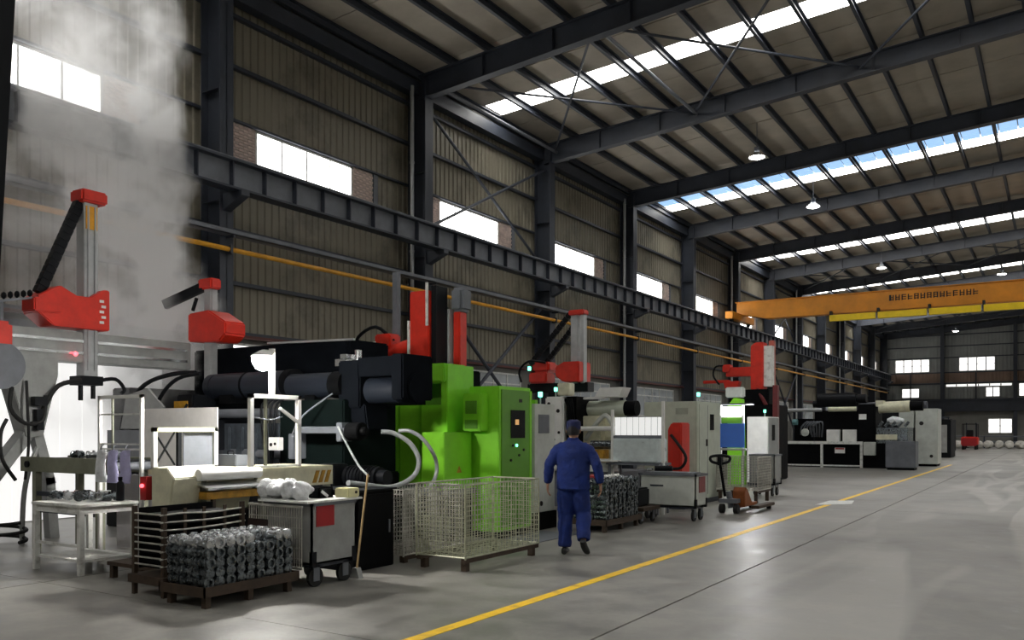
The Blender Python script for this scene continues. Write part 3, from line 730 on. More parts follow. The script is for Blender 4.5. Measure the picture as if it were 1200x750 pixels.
part(fl, 'body', BLACK2, lathe([(.03, .785), (.045, .79), (.045, .96), (.038, .99), (.02, 1.01), (.02, 1.03)], (-9.12, 5.86, 0), 2, 16)); part(fl, 'cap', BLACK, cy((-9.12, 5.86, 1.02), (-9.12, 5.86, 1.06), .024, 12))
jar = thing('glass_jar', 'clear pale jar beside the black bottle on the white table', 'jar', (-9.3, 5.8, .78))
part(jar, 'body', GLASSG, lathe([(.05, .782), (.06, .79), (.06, .86), (.045, .88)], (-9.3, 5.8, 0), 2, 16)); part(jar, 'lid', WHITE, cy((-9.3, 5.8, .88), (-9.3, 5.8, .9), .05, 14))
# rack with hanging cloths
fr = thing('drying_rack', 'white tubular rack with crossbars standing behind the white table', 'rack', (-9.600, 6.1, 0))
part(fr, 'post', WHITE, bx(-9.090, -9.050, 6.08, 6.12, 0, 2.02)); part(fr, 'post', WHITE, bx(-9.930, -9.890, 6.08, 6.12, 0, 2.02))
part(fr, 'top_rail', WHITE, bx(-9.930, -9.050, 6.08, 6.12, 1.98, 2.02))
for z in (1.78, 1.42, 1.36): part(fr, 'crossbar', WHITED, bx(-9.900, -9.080, 6.09, 6.11, z, z+.02))
part(fr, 'divider', OLIVE, bx(-9.660, -9.635, 6.09, 6.11, 1.36, 1.98))
for x in (-9.800, -9.550, -9.300): part(fr, 'hook', STEEL2, tb([(x, 6.08, 1.42), (x, 6.05, 1.4), (x, 6.04, 1.33), (x, 6.06, 1.31)], .008))
for i, x in enumerate((-9.760, -9.520, -9.270)):
    pr = []
    for j, (wd, z) in enumerate(((.05, 1.36), (.085, 1.33), (.09, 1.2), (.1, 1.08), (.11, .97))):
        pr.append(((x-.03*j/4+.02*math.sin(j*2+i), 6.03, z), wd, .03+.008*(j % 2), (1, 0, 0), (0, 1, 0)))
    solo('work_cloth', ('pale white work cloth hanging leftmost on the white rack', 'lavender work cloth hanging in the middle of the white rack', 'deeper lavender work cloth hanging rightmost on the white rack')[i], 'cloth', (BAG, LAVENDER, LAVENDER)[i], loft(pr, 12), group='cloths on the white rack')
# pale panel and stuff behind the table
solo('splash_sheet', 'pale translucent plastic sheet hanging behind the drying rack', 'sheet', mat('pale_sheet', '#d9d6d2', .6, 0, .2, 2), bx(-10.9, -9.3, 7.35, 7.37, .35, 1.9))
solo('splash_sheet', 'smaller pale board standing under the conveyor', 'sheet', mat('pale_board', '#c9c6c8', .6, 0, .2, 2), bx(-10.9, -9.9, 6.95, 6.98, .0, 1.0))

# ================================================================== FINISHING BENCH
bn = thing('finishing_bench', 'cream finishing bench with a white roller tray in the left foreground', 'bench', (-8.5, 6.5, 0))
part(bn, 'end_housing', CREAM, ext([(-8.4, 1.2), (-8.14, 1.2), (-8.02, 1.1), (-8.1, .78), (-8.4, .78)], 1, 5.62, 5.97), bev=.01)
part(bn, 'bench_top', CREAM, bx(-8.95, -8.05, 5.95, 7.95, 1.1, 1.16), bev=.008)
part(bn, 'back_board', CREAM, bx(-8.1, -8.06, 6.75, 7.95, .92, 1.14)); part(bn, 'edge_stripe', AMBER, *[ext([(7.6+.1*i, .95), (7.66+.1*i, .95), (7.72+.1*i, 1.1), (7.66+.1*i, 1.1)], 0, -8.062, -8.052) for i in range(3)])
part(bn, 'roller', WHITE, cy((-8.0, 5.9, 1.12), (-8.0, 6.72, 1.12), .062, 18))
part(bn, 'slide_tray', CHROME, ext([(-8.05, 1.04), (-7.86, .985), (-7.86, .965), (-8.05, 1.02)], 1, 5.92, 6.85))
part(bn, 'front_beam', AMBER, bx(-8.06, -7.92, 5.95, 6.85, .86, .94), bev=.006)
part(bn, 'hopper', CREAM, ext([(-8.85, 1.1), (-8.15, 1.1), (-8.3, .7), (-8.7, .7)], 1, 6.0, 6.8))
part(bn, 'underside_box', BLACK, bx(-8.9, -8.12, 5.98, 7.9, .35, .7))
for x in (-8.88, -8.1):
    for y in (6.02, 6.85, 7.88): part(bn, 'leg', OLIVE, bx(x-.035, x+.035, y-.035, y+.035, 0, 1.1))
part(bn, 'switch_box', RED2, bx(-8.97, -8.86, 5.87, 5.99, .82, 1.08)); part(bn, 'stop_button', SIGNALR, lathe([(.02, 0), (.022, -.02), (.014, -.03)], (-8.915, 5.868, .98), 1, 12))
for o in (bn,): o.location.x += .33; o.location.y -= .08; BASE[o.name] = Vector(o.location)
def board_frame(label, x, y0, y1, z0, z1, w_=.045):
    t = thing('board_frame', label, 'frame', (x, (y0+y1)/2, z0), group='white frames on the bench')
    part(t, 'upright', WHITE, bx(x-w_/2, x+w_/2, y0, y0+w_, z0, z1)); part(t, 'upright', WHITE, bx(x-w_/2, x+w_/2, y1-w_, y1, z0, z1))
    part(t, 'top_rail', CREAMBOX if z1 < 1.8 else WHITE, bx(x-w_/2, x+w_/2, y0, y1, z1-w_, z1)); part(t, 'bottom_rail', WHITED, bx(x-w_/2, x+w_/2, y0, y1, z0, z0+.025))
    return t
b1 = board_frame('low white frame holding grey sheets at the left of the cream bench', -8.55, 5.88, 6.75, 1.16, 1.63, .05)
part(b1, 'backing_sheet', STEEL2, bx(-8.58, -8.565, 6.3, 6.73, 1.18, 1.6)); part(b1, 'inner_post', BLACK2, bx(-8.57, -8.53, 6.2, 6.25, 1.17, 1.6))
part(b1, 'wire_cross', BLACK2, tb([(-8.55, 5.92, 1.2), (-8.55, 6.17, 1.58)], .012, 6, 0), tb([(-8.55, 5.92, 1.56), (-8.55, 6.17, 1.2)], .012, 6, 0))
b2 = board_frame('tall white frame carrying the work lamp at the right of the cream bench', -7.82, 6.62, 7.4, 1.16, 2.02, .05)
part(b2, 'inner_post', OLIVE, bx(-7.84, -7.81, 6.85, 6.88, 1.18, 1.98)); part(b2, 'diagonal', WHITE, bar((-7.8, 7.06, 1.86), (-7.8, 7.38, 1.68), .03, .035))
part(b2, 'hanging_wire', STEEL2, tb([(-7.8, 6.68, 1.75), (-7.8, 6.9, 1.72), (-7.8, 7.1, 1.76)], .008))
lp = thing('work_lamp', 'lit white work lamp on a pole above the cream bench', 'lamp', (-7.82, 6.96, 2.02))
part(lp, 'pole', WHITE, bx(-7.845, -7.795, 6.935, 6.985, 2.02, 2.56))
part(lp, 'arm', WHITE, bx(-7.84, -7.8, 6.82, 6.96, 2.5, 2.54))
part(lp, 'shade', WHITED, lathe([(.03, .07), (.12, .02), (.13, 0), (.125, 0), (.115, .015), (.03, .06)], (-7.82, 6.82, 2.46), 2, 18))
part(lp, 'bulb', LAMPW, lathe([(.01, -.16), (.08, -.13), (.12, -.05), (.12, .0), (.03, .02)], (-7.82, 6.82, 2.45), 2, 18))
# black things on the bench between the frames
mb = thing('tool_box', 'grey steel tool box on the bench between the two white frames', 'box', (-8.55, 6.98, 1.16))
part(mb, 'body', STEEL2, bx(-8.75, -8.35, 6.87, 7.06, 1.16, 1.3), bev=.01); part(mb, 'handle', BLACK2, tb([(-8.6, 6.96, 1.3), (-8.6, 6.96, 1.34), (-8.5, 6.96, 1.34), (-8.5, 6.96, 1.3)], .008, 6, 3))
# baskets, cart, crates in front of the bench
H = thing('wire_basket_stack', 'dark stack of bar baskets in front of the cream bench', 'basket', (-7.4, 5.5, 0))
for x in (-7.62, -7.16):
    for y in (5.05, 5.97): part(H, 'post', RUST, bx(x-.02, x+.02, y-.02, y+.02, 0, .86))
for j in range(8):
    z = .3+.07*j
    part(H, 'rod', ZINC, tb([(-7.15, 5.0, z), (-7.14, 5.25, z+.012*math.sin(j)), (-7.15, 5.6, z-.01), (-7.15, 6.0, z+.008)], .009, 6, 4), tb([(-7.62, 5.04, z), (-7.16, 5.04, z)], .009, 6, 0))
for y in (5.28, 5.5, 5.75): part(H, 'divider', RUST, bx(-7.165, -7.15, y-.015, y+.015, .25, .84))
part(H, 'back_sheet', BLACK, bx(-7.6, -7.59, 5.08, 5.94, .25, .84)); part(H, 'base', RUST, bx(-7.66, -7.1, 5.0, 6.0, .12, .2))
part(H, 'inner_stack', BLACK, *[bx(-7.57, -7.22, 5.1, 5.92, .26+.14*i, .36+.14*i) for i in range(4)])
wc = wheel_cart('grey steel cart with a red square sign and a wire mesh end on casters', -6.98, -6.32, 6.14, 6.78, .24, .86, GREY)
part(wc, 'mesh_end', ZINC, *[bar((-7.15+.035*i, 6.06, .2), (-7.15+.035*i, 6.06, .82), .009, .009) for i in range(23)], *[bar((-7.15, 6.06, .2+.103*i), (-6.38, 6.06, .2+.103*i), .008, .008) for i in range(7)], bar((-7.16, 6.06, .83), (-6.37, 6.06, .83), .02, .02), bar((-7.15, 6.06, .21), (-6.38, 6.06, .21), .02, .02), bar((-6.9, 6.05, .4), (-6.9, 6.16, .4), .02, .02), kind='stuff', label='pale wire mesh end')
part(wc, 'number_plate', mat('plate_dark_brown', '#2a1a17', .6), bx(-7.15, -6.86, 6.04, 6.052, .46, .68))
part(wc, 'sign', RED2, bx(-6.32, -6.312, 6.2, 6.45, .62, .86), label='red square sign')
part(wc, 'shelf_board', WHITED, bx(-7.0, -6.28, 6.04, 6.84, .865, .885))
bg = []
random.seed(5)
for i in range(7):
    bg.append(lathe([(.01, -.07), (.09, -.05), (.12, 0), (.08, .06), (.01, .08)], (-7.05+.085*i, 6.2+.1*(i % 2), .965+.02*random.random()), i % 3, 9))
bag = solo('plastic_bag', 'crumpled white plastic bag heaped on the grey cart above its mesh end', 'bag', BAG, *bg)
rm = bag.modifiers.new('remesh', 'REMESH'); rm.mode = 'VOXEL'; rm.voxel_size = .02; rm.use_smooth_shade = True
dm = bag.modifiers.new('crumple', 'DISPLACE'); tx = bpy.data.textures.new('crumple', 'CLOUDS'); tx.noise_scale = .07; dm.texture = tx; dm.strength = .06
tr = thing('tray', 'black plastic tray standing on the grey cart', 'tray', (-6.7, 6.45, .885))
part(tr, 'bowl', BLACK2, bx(-6.9, -6.5, 6.42, 6.62, .886, .9), bx(-6.9, -6.88, 6.42, 6.62, .886, 1.0), bx(-6.52, -6.5, 6.42, 6.62, .886, .98), bx(-6.9, -6.5, 6.42, 6.44, .886, 1.0), bx(-6.9, -6.5, 6.6, 6.62, .886, 1.0))
part(tr, 'liner', BAG, bar((-6.495, 6.45, .96), (-6.495, 6.54, .9), .01, .03))
cb = thing('junction_box', 'cream plastic socket box at the corner of the grey cart', 'box', (-6.4, 6.74, .885))
part(cb, 'box', CREAMBOX, bx(-6.5, -6.3, 6.64, 6.82, .886, .985), bev=.012); part(cb, 'socket', INK, cy((-6.302, 6.76, .94), (-6.292, 6.76, .94), .016, 10))
br = thing('broom', 'broom with a thin wooden handle leaning by the grey cart', 'broom', (-6.4, 6.87, 0))
part(br, 'handle', WOOD, tb([(-6.4, 6.88, .1), (-6.55, 7.22, 1.1)], .012, 8, 0)); part(br, 'brush', GREY, ext([(-6.47, .0), (-6.33, .0), (-6.37, .11), (-6.43, .11)], 1, 6.84, 6.91))
kb = thing('black_cabinet', 'black open-sided cabinet between the grey cart and the wire cages', 'cabinet', (-7.0, 7.45, 0))
part(kb, 'shell', BLACK, bx(-7.35, -6.66, 7.12, 7.8, .0, .9), bev=.01); part(kb, 'top', BLACK2, bx(-7.38, -6.63, 7.1, 7.82, .9, .92)); part(kb, 'door', BLACK, bx(-6.66, -6.645, 7.16, 7.76, .06, .86)); part(kb, 'door_pull', STEEL2, bx(-6.645, -6.63, 7.68, 7.7, .4, .55))
cage('tall zinc wire cage behind the half-gated one, next to the black cabinet', -7.3, -6.6, 7.9, 9.1, .1, .88, step=.055, r=.005)
cage('open wire cage with a half-height front gate beside the yellow line', -6.3, -5.6, 7.78, 9.38, .16, .98, True, mat('wire_olive', '#b9bba2', .4, .3, .35, 9), .06, .0031)
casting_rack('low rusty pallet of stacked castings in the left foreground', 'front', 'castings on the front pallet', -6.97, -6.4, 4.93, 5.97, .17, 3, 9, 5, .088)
lpal = thing('low_pallet', 'empty rusty low pallet between the white table and the bar baskets', 'pallet', (-8.2, 5.6, 0))
part(lpal, 'deck', RUST, bx(-8.68, -7.75, 5.42, 5.85, .14, .18)); [part(lpal, 'leg', RUST, bx(x-.03, x+.03, y-.03, y+.03, 0, .14)) for x in (-8.63, -7.8) for y in (5.47, 5.8)]

# ================================================================== BLACK DIE CASTING MACHINE
B_ = thing('die_casting_machine', 'large black die casting machine with twin accumulator cylinders behind the bench', 'machine', (-10.5, 9.2, 0))
part(B_, 'base_frame', BLACK, bx(-13.4, -8.0, 8.35, 9.66, 0, .75), bx(-13.3, -8.1, 8.45, 9.62, .75, 1.0), bev=.02)
hs = part(B_, 'upper_housing', MATT, bx(-12.85, -9.15, 9.65, 10.6, 2.15, 3.0), bev=.03)
part(hs, 'cover_strip', GALV, bar((-10.9, 9.62, 3.02), (-9.0, 9.62, 2.98), .05, .03))
part(B_, 'platen', DGREEN, bx(-9.4, -8.15, 8.5, 9.6, .75, 2.02), bev=.02)
part(B_, 'platen', BLACK2, bx(-11.6, -11.2, 8.4, 9.9, .75, 2.15), bev=.02)
part(B_, 'platen', BLACK2, bx(-13.3, -12.8, 8.4, 9.9, .75, 2.3), bev=.02)
for zt in (1.25, 1.85): part(B_, 'tie_bar', STEEL2, cy((-13.2, 8.62, zt), (-8.6, 8.62, zt), .07, 16))
c1_ = part(B_, 'accumulator', NAVY, cy((-11.1, 8.8, 2.28), (-9.5, 8.8, 2.28), .2, 28), cy((-11.25, 8.8, 2.28), (-11.1, 8.8, 2.28), .2, 28, .2), bev=.012)
part(c1_, 'end_band', BLACK, cy((-9.52, 8.8, 2.28), (-9.38, 8.8, 2.28), .215, 28)); part(c1_, 'end_band', BLACK, cy((-10.4, 8.8, 2.28), (-10.36, 8.8, 2.28), .207, 28))
c2_ = part(B_, 'accumulator', NAVY, cy((-9.36, 8.72, 2.23), (-8.5, 8.72, 2.23), .18, 28), bev=.01)
part(c2_, 'end_cap', BLACK, cy((-8.5, 8.72, 2.23), (-8.28, 8.72, 2.23), .19, 28))
part(B_, 'cylinder_saddle', BLACK, bx(-10.9, -10.6, 8.65, 8.95, 2.0, 2.14), bx(-9.0, -8.8, 8.6, 8.85, 2.0, 2.1))
blk = part(B_, 'shot_head', MATT, bx(-8.0, -7.3, 8.6, 9.2, 2.32, 2.58), bev=.015)
part(blk, 'shot_cylinder', NAVY, cy((-8.05, 8.85, 2.14), (-7.4, 8.85, 2.14), .18, 28)); part(blk, 'shot_flange', MATT, bx(-7.36, -7.16, 8.55, 9.2, 2.0, 2.6), cy((-7.42, 8.85, 2.15), (-7.12, 8.85, 2.15), .21, 28), bev=.02)
part(B_, 'shot_mount', MATT, bx(-8.35, -7.95, 8.6, 9.3, 1.9, 2.55), ext([(-8.25, 1.95), (-7.9, 1.95), (-7.85, 1.6), (-8.1, 1.6)], 1, 8.65, 9.1), bev=.02)
part(B_, 'shot_beam', STEEL2, bx(-8.75, -7.85, 8.22, 8.4, 1.56, 1.63), cy((-8.8, 8.3, 1.6), (-7.9, 8.3, 1.6), .05, 14))
hw = part(B_, 'hand_wheel', BLACK, cy((-7.85, 8.3, 1.58), (-7.62, 8.3, 1.58), .12, 24), cy((-7.64, 8.3, 1.58), (-7.55, 8.3, 1.58), .06, 16), bev=.01)
part(B_, 'clamp_block', STEEL2, bx(-8.0, -7.9, 8.2, 8.42, 1.45, 1.7), bev=.01)
part(B_, 'motor', BLACK2, cy((-8.0, 8.45, .98), (-7.45, 8.45, .98), .14, 24), cy((-7.45, 8.45, .98), (-7.32, 8.45, .98), .1, 20), *[cy((-7.95+.06*i, 8.45, .98), (-7.93+.06*i, 8.45, .98), .155, 24) for i in range(8)])
part(B_, 'valve_body', BLACK2, bx(-8.35, -8.05, 8.2, 8.5, .8, 1.15), bev=.015); part(B_, 'valve_body', BLACK2, bx(-9.2, -8.9, 8.28, 8.5, .9, 1.1), bev=.015)
part(B_, 'pump_motor', STEEL2, cy((-9.15, 8.15, .95), (-8.8, 8.15, .95), .11, 20), bev=.01)
sw = part(B_, 'switch_box', WHITE, bx(-9.2, -9.0, 8.12, 8.22, 1.32, 1.5), bev=.008); part(sw, 'socket', INK, cy((-9.14, 8.125, 1.4), (-9.14, 8.11, 1.4), .025, 10), cy((-9.06, 8.125, 1.41), (-9.06, 8.11, 1.41), .02, 10))
part(B_, 'valve_plate', STEEL2, bx(-8.95, -8.85, 8.25, 8.5, 1.2, 1.55), bx(-8.98, -8.4, 8.3, 8.46, 1.1, 1.13), bev=.01)
part(B_, 'guard_panel', GREY, ext([(-12.6, 1.62), (-11.7, 1.62), (-11.5, 1.95), (-11.9, 2.25), (-12.45, 2.15)], 1, 8.1, 8.14)); part(B_, 'guard_panel', STEEL2, bx(-12.9, -11.7, 8.06, 8.1, 1.0, 1.6))
part(B_, 'arched_pipe', BLACK2, tb([(-12.75, 8.2, 1.5), (-12.6, 8.2, 1.95), (-12.1, 8.2, 2.32), (-11.5, 8.25, 2.46), (-11.0, 8.3, 2.47)], .035))
part(B_, 'arched_pipe', BLACK2, tb([(-11.9, 8.15, 1.6), (-11.65, 8.15, 2.1), (-11.3, 8.2, 2.38), (-10.9, 8.3, 2.45)], .03))
part(B_, 'cable', BLACK2, tb([(-11.2, 8.3, 2.0), (-11.25, 8.2, 1.7), (-11.1, 8.15, 1.45)], .02)); part(B_, 'cable', STEEL2, tb([(-8.35, 8.5, 2.1), (-8.6, 8.2, 1.8), (-8.75, 8.15, 1.55), (-8.7, 8.12, 1.5)], .012))
part(B_, 'warning_plate', AMBER, bx(-11.62, -11.3, 8.37, 8.39, 1.9, 2.05)); part(B_, 'bracket', BLACK2, bx(-11.05, -10.85, 8.32, 8.44, 1.3, 1.9), bx(-10.6, -10.5, 8.32, 8.44, 1.3, 1.75), bev=.01)
part(B_, 'die_block', mat('die_steel_grey', '#5d646c', .4, .5, .4, 5), bx(-11.15, -9.5, 8.6, 9.5, .9, 1.7), *[bx(-11.0+.3*i, -10.85+.3*i, 8.55, 8.6, .95, 1.65) for i in range(5)], bev=.015)
part(B_, 'pipe_bundle', BLACK2, *[tb([(-9.6+.1*i, 8.5, 2.05), (-9.62+.1*i, 8.36, 1.9), (-9.5+.05*i, 8.34, 1.3), (-9.4, 8.34, .8)], .018) for i in range(4)])
def zz(px, py, x): return tuple(at(px, py, x=x))
part(B_, 'hydraulic_hose', HOSE, tb([zz(447, 506, -7.45), zz(462, 508, -7.35), zz(480, 519, -7.2), zz(490, 536, -7.1), zz(488, 553, -7.1), zz(475, 565, -7.1), zz(455, 571, -7.1), zz(425, 568, -7.0), zz(408, 566, -6.95)], .032, 10, 8), label='pale grey hose loop')
part(B_, 'hydraulic_hose', HOSE, tb([zz(468, 505, -7.5), zz(480, 505, -7.35), zz(495, 514, -7.2), zz(508, 532, -7.1), zz(512, 548, -7.1), zz(509, 562, -7.1), zz(500, 574, -7.05), zz(490, 580, -7.05)], .026, 10, 8), label='pale grey hose loop')
part(B_, 'cable', HOSE, tb([zz(396, 500, -7.9), zz(406, 520, -7.7), zz(420, 545, -7.3), zz(432, 558, -7.0)], .014))
part(B_, 'cable', BLACK2, tb([zz(420, 570, -7.0), zz(440, 577, -7.0), zz(455, 590, -7.0), zz(456, 615, -7.0), (-7.0, 8.1, .5)], .03))
part(B_, 'top_fitting', CHROME, cy((-8.25, 8.9, 2.56), (-8.25, 8.9, 2.72), .05, 12), bx(-8.6, -8.4, 8.8, 9.0, 2.5, 2.6), bx(-8.45, -8.35, 8.75, 9.05, 2.6, 2.66))

# ================================================================== GREEN PRESS, ITS CABINET AND ITS ROBOT
G = thing('green_press', 'bright green press with an overhanging head and boxed covers', 'machine', (-8.0, 10.6, 0))
part(G, 'head', GREEN, bx(-8.28, -7.62, 10.05, 10.62, 2.31, 2.59), bev=.02)
part(G, 'side_column', GREEN, bx(-7.72, -7.6, 10.1, 10.78, .75, 2.575), bev=.01)
part(G, 'back_plate', GREEN2, bx(-8.25, -7.7, 10.4, 10.75, 1.95, 2.35), bev=.01)
for a, e in ((-8.85, -8.62), (-8.6, -8.2), (-8.18, -7.73)): part(G, 'front_panel', GREEN, bx(a, e, 10.2, 10.5, .78, 1.98), bev=.012)
part(G, 'cover_box', GREEN, bx(-7.74, -7.34, 9.68, 10.36, .74, 1.57), bev=.01)
part(G, 'warning_label', AMBER, ext([(9.98, .98), (10.1, .98), (10.04, 1.08)], 0, -7.34, -7.335)); part(G, 'ledge', STEEL2, bx(-8.85, -7.3, 9.68, 10.5, .66, .74), bev=.01)
part(G, 'base', BLACK, bx(-8.8, -7.38, 9.75, 10.75, 0, .66), bev=.02); part(G, 'rear_body', DGREEN, bx(-9.8, -8.45, 10.8, 12.2, 0, 2.62), bev=.02)
K = thing('control_cabinet', 'green control cabinet with an air conditioner and a small screen', 'cabinet', (-7.15, 10.85, 0))
part(K, 'shell', GREEN, bx(-7.43, -6.9, 10.42, 11.32, .1, 2.25), bev=.012); part(K, 'plinth', BLACK2, bx(-7.4, -6.93, 10.45, 11.3, 0, .1))
ac = part(K, 'air_conditioner', GREEN, bx(-7.41, -7.08, 10.22, 10.42, 1.585, 2.14), bev=.015)
part(ac, 'grille', GREEN2, bx(-7.35, -7.15, 10.21, 10.222, 1.84, 2.03), *[bx(-7.35, -7.15, 10.205, 10.212, 1.855+i*.03, 1.867+i*.03) for i in range(6)]); part(ac, 'grille', GREEN2, bx(-7.36, -7.14, 10.21, 10.222, 1.62, 1.75), *[bx(-7.36, -7.14, 10.205, 10.212, 1.63+i*.025, 1.64+i*.025) for i in range(5)])
dk = part(K, 'door', GREEN2, bx(-6.9, -6.885, 10.48, 11.28, .16, 2.2), bev=.004)
part(dk, 'screen', GLASSD, bx(-6.886, -6.878, 10.72, 11.12, 1.48, 1.9)); part(dk, 'screen_glow', emi('screen_orange', (1, .55, .2), .35), bx(-6.878, -6.876, 10.84, 10.94, 1.68, 1.76))
for i, (y, z) in enumerate(((10.78, 1.37), (10.88, 1.37), (11.08, 1.3), (10.95, 1.22), (10.72, 1.15))): part(dk, 'push_button', SIGNALG if i == 1 else INK, cy((-6.886, y, z), (-6.868, y, z), .02, 10))
part(dk, 'badge', INK, bx(-6.886, -6.88, 10.96, 11.04, 2.02, 2.07)); part(dk, 'hinge_strip', GREEN, bx(-6.9, -6.88, 11.26, 11.32, .16, 2.2))
R3 = thing('red_robot', 'tall red robot column with a chain post above the green press', 'robot', (-8.9, 11.2, 2.62))
part(R3, 'column', RED, bx(-9.02, -8.62, 10.95, 11.3, 2.62, 3.88), bev=.02); part(R3, 'rail', WHITED, bx(-9.04, -9.0, 10.92, 10.95, 2.7, 3.4), bx(-8.66, -8.62, 10.92, 10.95, 3.3, 4.0))
part(R3, 'guide', BLACK2, bx(-8.6, -8.5, 11.0, 11.3, 2.62, 3.95)); part(R3, 'second_column', RED, bx(-8.42, -8.28, 11.35, 11.55, 2.62, 3.55), bev=.015); part(R3, 'second_head', STEEL2, bx(-8.45, -8.2, 11.3, 11.6, 3.55, 3.95), bev=.05); part(R3, 'second_guide', GALV, bx(-8.5, -8.46, 11.3, 11.4, 2.62, 3.6))
part(R3, 'shoulder', RED, cy((-9.5, 11.05, 2.9), (-9.02, 11.05, 3.0), .13, 18), bx(-9.75, -9.4, 10.9, 11.2, 2.95, 3.22), bx(-9.9, -9.45, 10.9, 11.2, 2.64, 2.86), bev=.03)
part(R3, 'cable', BLACK2, tb([(-9.4, 11.0, 3.1), (-9.75, 10.95, 3.35), (-10.15, 10.95, 3.2), (-10.2, 10.95, 2.95)], .03)); part(R3, 'elbow', WHITED, tb([(-9.7, 10.9, 3.05), (-9.95, 10.9, 3.0), (-10.05, 10.9, 2.8), (-10.05, 10.9, 2.64)], .05), bx(-10.3, -9.95, 10.85, 11.1, 2.6, 2.75))
part(R3, 'support_post', STEEL2, bx(-9.6, -9.5, 11.2, 11.3, 2.6, 4.3))
gc = thing('side_cabinet', 'narrow grey cabinet with a vent beside the green control cabinet', 'cabinet', (-7.2, 11.9, 0))
part(gc, 'shell', LGREY, bx(-7.5, -7.0, 11.6, 12.25, .28, 2.02), bev=.01); part(gc, 'plinth', BLACK, bx(-7.52, -6.98, 11.58, 12.27, 0, .28)); part(gc, 'vent', STEEL2, bx(-7.0, -6.992, 11.72, 12.05, 1.55, 1.85), *[bx(-6.992, -6.986, 11.72, 12.05, 1.56+.035*i, 1.575+.035*i) for i in range(8)])
part(gc, 'lock', INK, cy((-7.0, 11.8, .42), (-6.985, 11.8, .42), .04, 12)); part(gc, 'label_strip', GREEN, bx(-7.3, -7.0, 11.62, 11.7, 2.02, 2.08)); stack_light(gc, -7.1, 11.95, 2.02)

# ================================================================== PERSON IN BLUE WORKWEAR, WALKING AWAY
def V(*a): return Vector(a)
P = thing('person', 'person in dark blue workwear and cap walking away beside the yellow line', 'person', (0, 0, 0))
ex, ey, ez = V(1, 0, 0), V(0, 1, 0), V(0, 0, 1)
def hand(side, w0, tilt):
    """palm, four bent fingers of unequal length and a thumb, hanging from the wrist w0"""
    w0 = V(*w0); pr = []
    d = V(.02*side, .12, -1).normalized(); fwd = V(0, 1, 0)
    pc = w0+d*.05
    pr.append(loft([(w0, .024, .018, fwd, ex), (w0+d*.03, .036, .017, fwd, ex), (w0+d*.07, .042, .016, fwd, ex), (w0+d*.095, .04, .014, fwd, ex)], 10))
    for i, (o, l) in enumerate(((.03, .075), (.011, .085), (-.009, .078), (-.028, .06))):
        b0 = w0+d*.085+fwd*o; k1 = b0+d*l*.45+ex*(-side*.004); k2 = k1+d*l*.35+ex*(-side*.016); k3 = k2+d*l*.22+ex*(-side*.02)
        pr.append(limb([(b0, .0098), (k1, .009), (k2, .0085), (k3, .0065)], 8))
    b0 = w0+d*.035+fwd*.03; pr.append(limb([(b0, .013), (b0+fwd*.028+d*.03, .011), (b0+fwd*.036+d*.058, .009), (b0+fwd*.034+d*.072, .006)], 8))
    return pr
LW, RW = (-.335, .1, .90), (.335, .02, .905)
body = [limb([(V(0, 0, .95), .1), (V(0, 0, 1.15), .1), (V(0, .01, 1.36), .1), (V(0, .01, 1.42), .06)], 14),
        limb([(V(0, .0, 1.40), .058), (V(0, .012, 1.48), .054), (V(0, .02, 1.56), .05)], 14),
        loft([(V(0, .03, 1.485), .03, .04, ex, ey), (V(0, .04, 1.50), .05, .065, ex, ey), (V(0, .035, 1.54), .066, .085, ex, ey), (V(0, .028, 1.59), .076, .097, ex, ey), (V(0, .022, 1.64), .078, .1, ex, ey), (V(0, .02, 1.68), .07, .09, ex, ey), (V(0, .02, 1.715), .04, .055, ex, ey)], 18),
        loft([(V(0, .125, 1.6), .012, .012, ex, ey), (V(0, .142, 1.565), .017, .018, ex, ey), (V(0, .12, 1.55), .014, .014, ex, ey)], 8)]
for s in (-1, 1):
    body.append(loft([(V(s*.078, .01, 1.555), .008, .014, ex, ey), (V(s*.086, .006, 1.58), .011, .02, ex, ey), (V(s*.086, .004, 1.61), .009, .02, ex, ey), (V(s*.08, .01, 1.62), .006, .012, ex, ey)], 8))
    sh = V(s*.17, 0, 1.4)
for s, el, wr_ in ((-1, V(-.295, -.03, 1.15), V(*LW)), (1, V(.295, -.06, 1.15), V(*RW))):
    body.append(limb([(V(s*.15, 0, 1.39), .06), (V(s*.2, -.01, 1.36), .052), (el, .04), ((el+wr_)/2, .036), (wr_, .025)], 12)); body += hand(s, wr_, 0)
legs = {-1: [(V(-.09, 0, .92), .085), (V(-.1, .03, .7), .075), (V(-.105, .05, .5), .055), (V(-.105, .02, .3), .052), (V(-.105, 0, .09), .038)],
        1: [(V(.09, 0, .92), .085), (V(.1, .02, .7), .075), (V(.115, .05, .52), .055), (V(.13, -.05, .37), .052), (V(.14, -.15, .2), .038)]}
for s in (-1, 1): body.append(limb(legs[s], 12))
def remesh(o, vox, disp=0., sc=.1):
    r = o.modifiers.new('remesh', 'REMESH'); r.mode = 'VOXEL'; r.voxel_size = vox; r.use_smooth_shade = True
    sm = o.modifiers.new('smooth', 'SMOOTH'); sm.iterations = 3; sm.factor = .4
    if disp:
        t = bpy.data.textures.new('folds', 'CLOUDS'); t.noise_scale = sc; d = o.modifiers.new('folds', 'DISPLACE'); d.texture = t; d.strength = disp
remesh(part(P, 'body', SKIN, *body), .0075)
part(P, 'eye', INK, *[lathe([(.002, -.006), (.009, 0), (.002, .006)], (s*.03, .118, 1.6), 1, 8) for s in (-1, 1)])
part(P, 'mouth', mat('lip', '#8a5a50', .5), bx(-.022, .022, .118, .124, 1.526, 1.532))
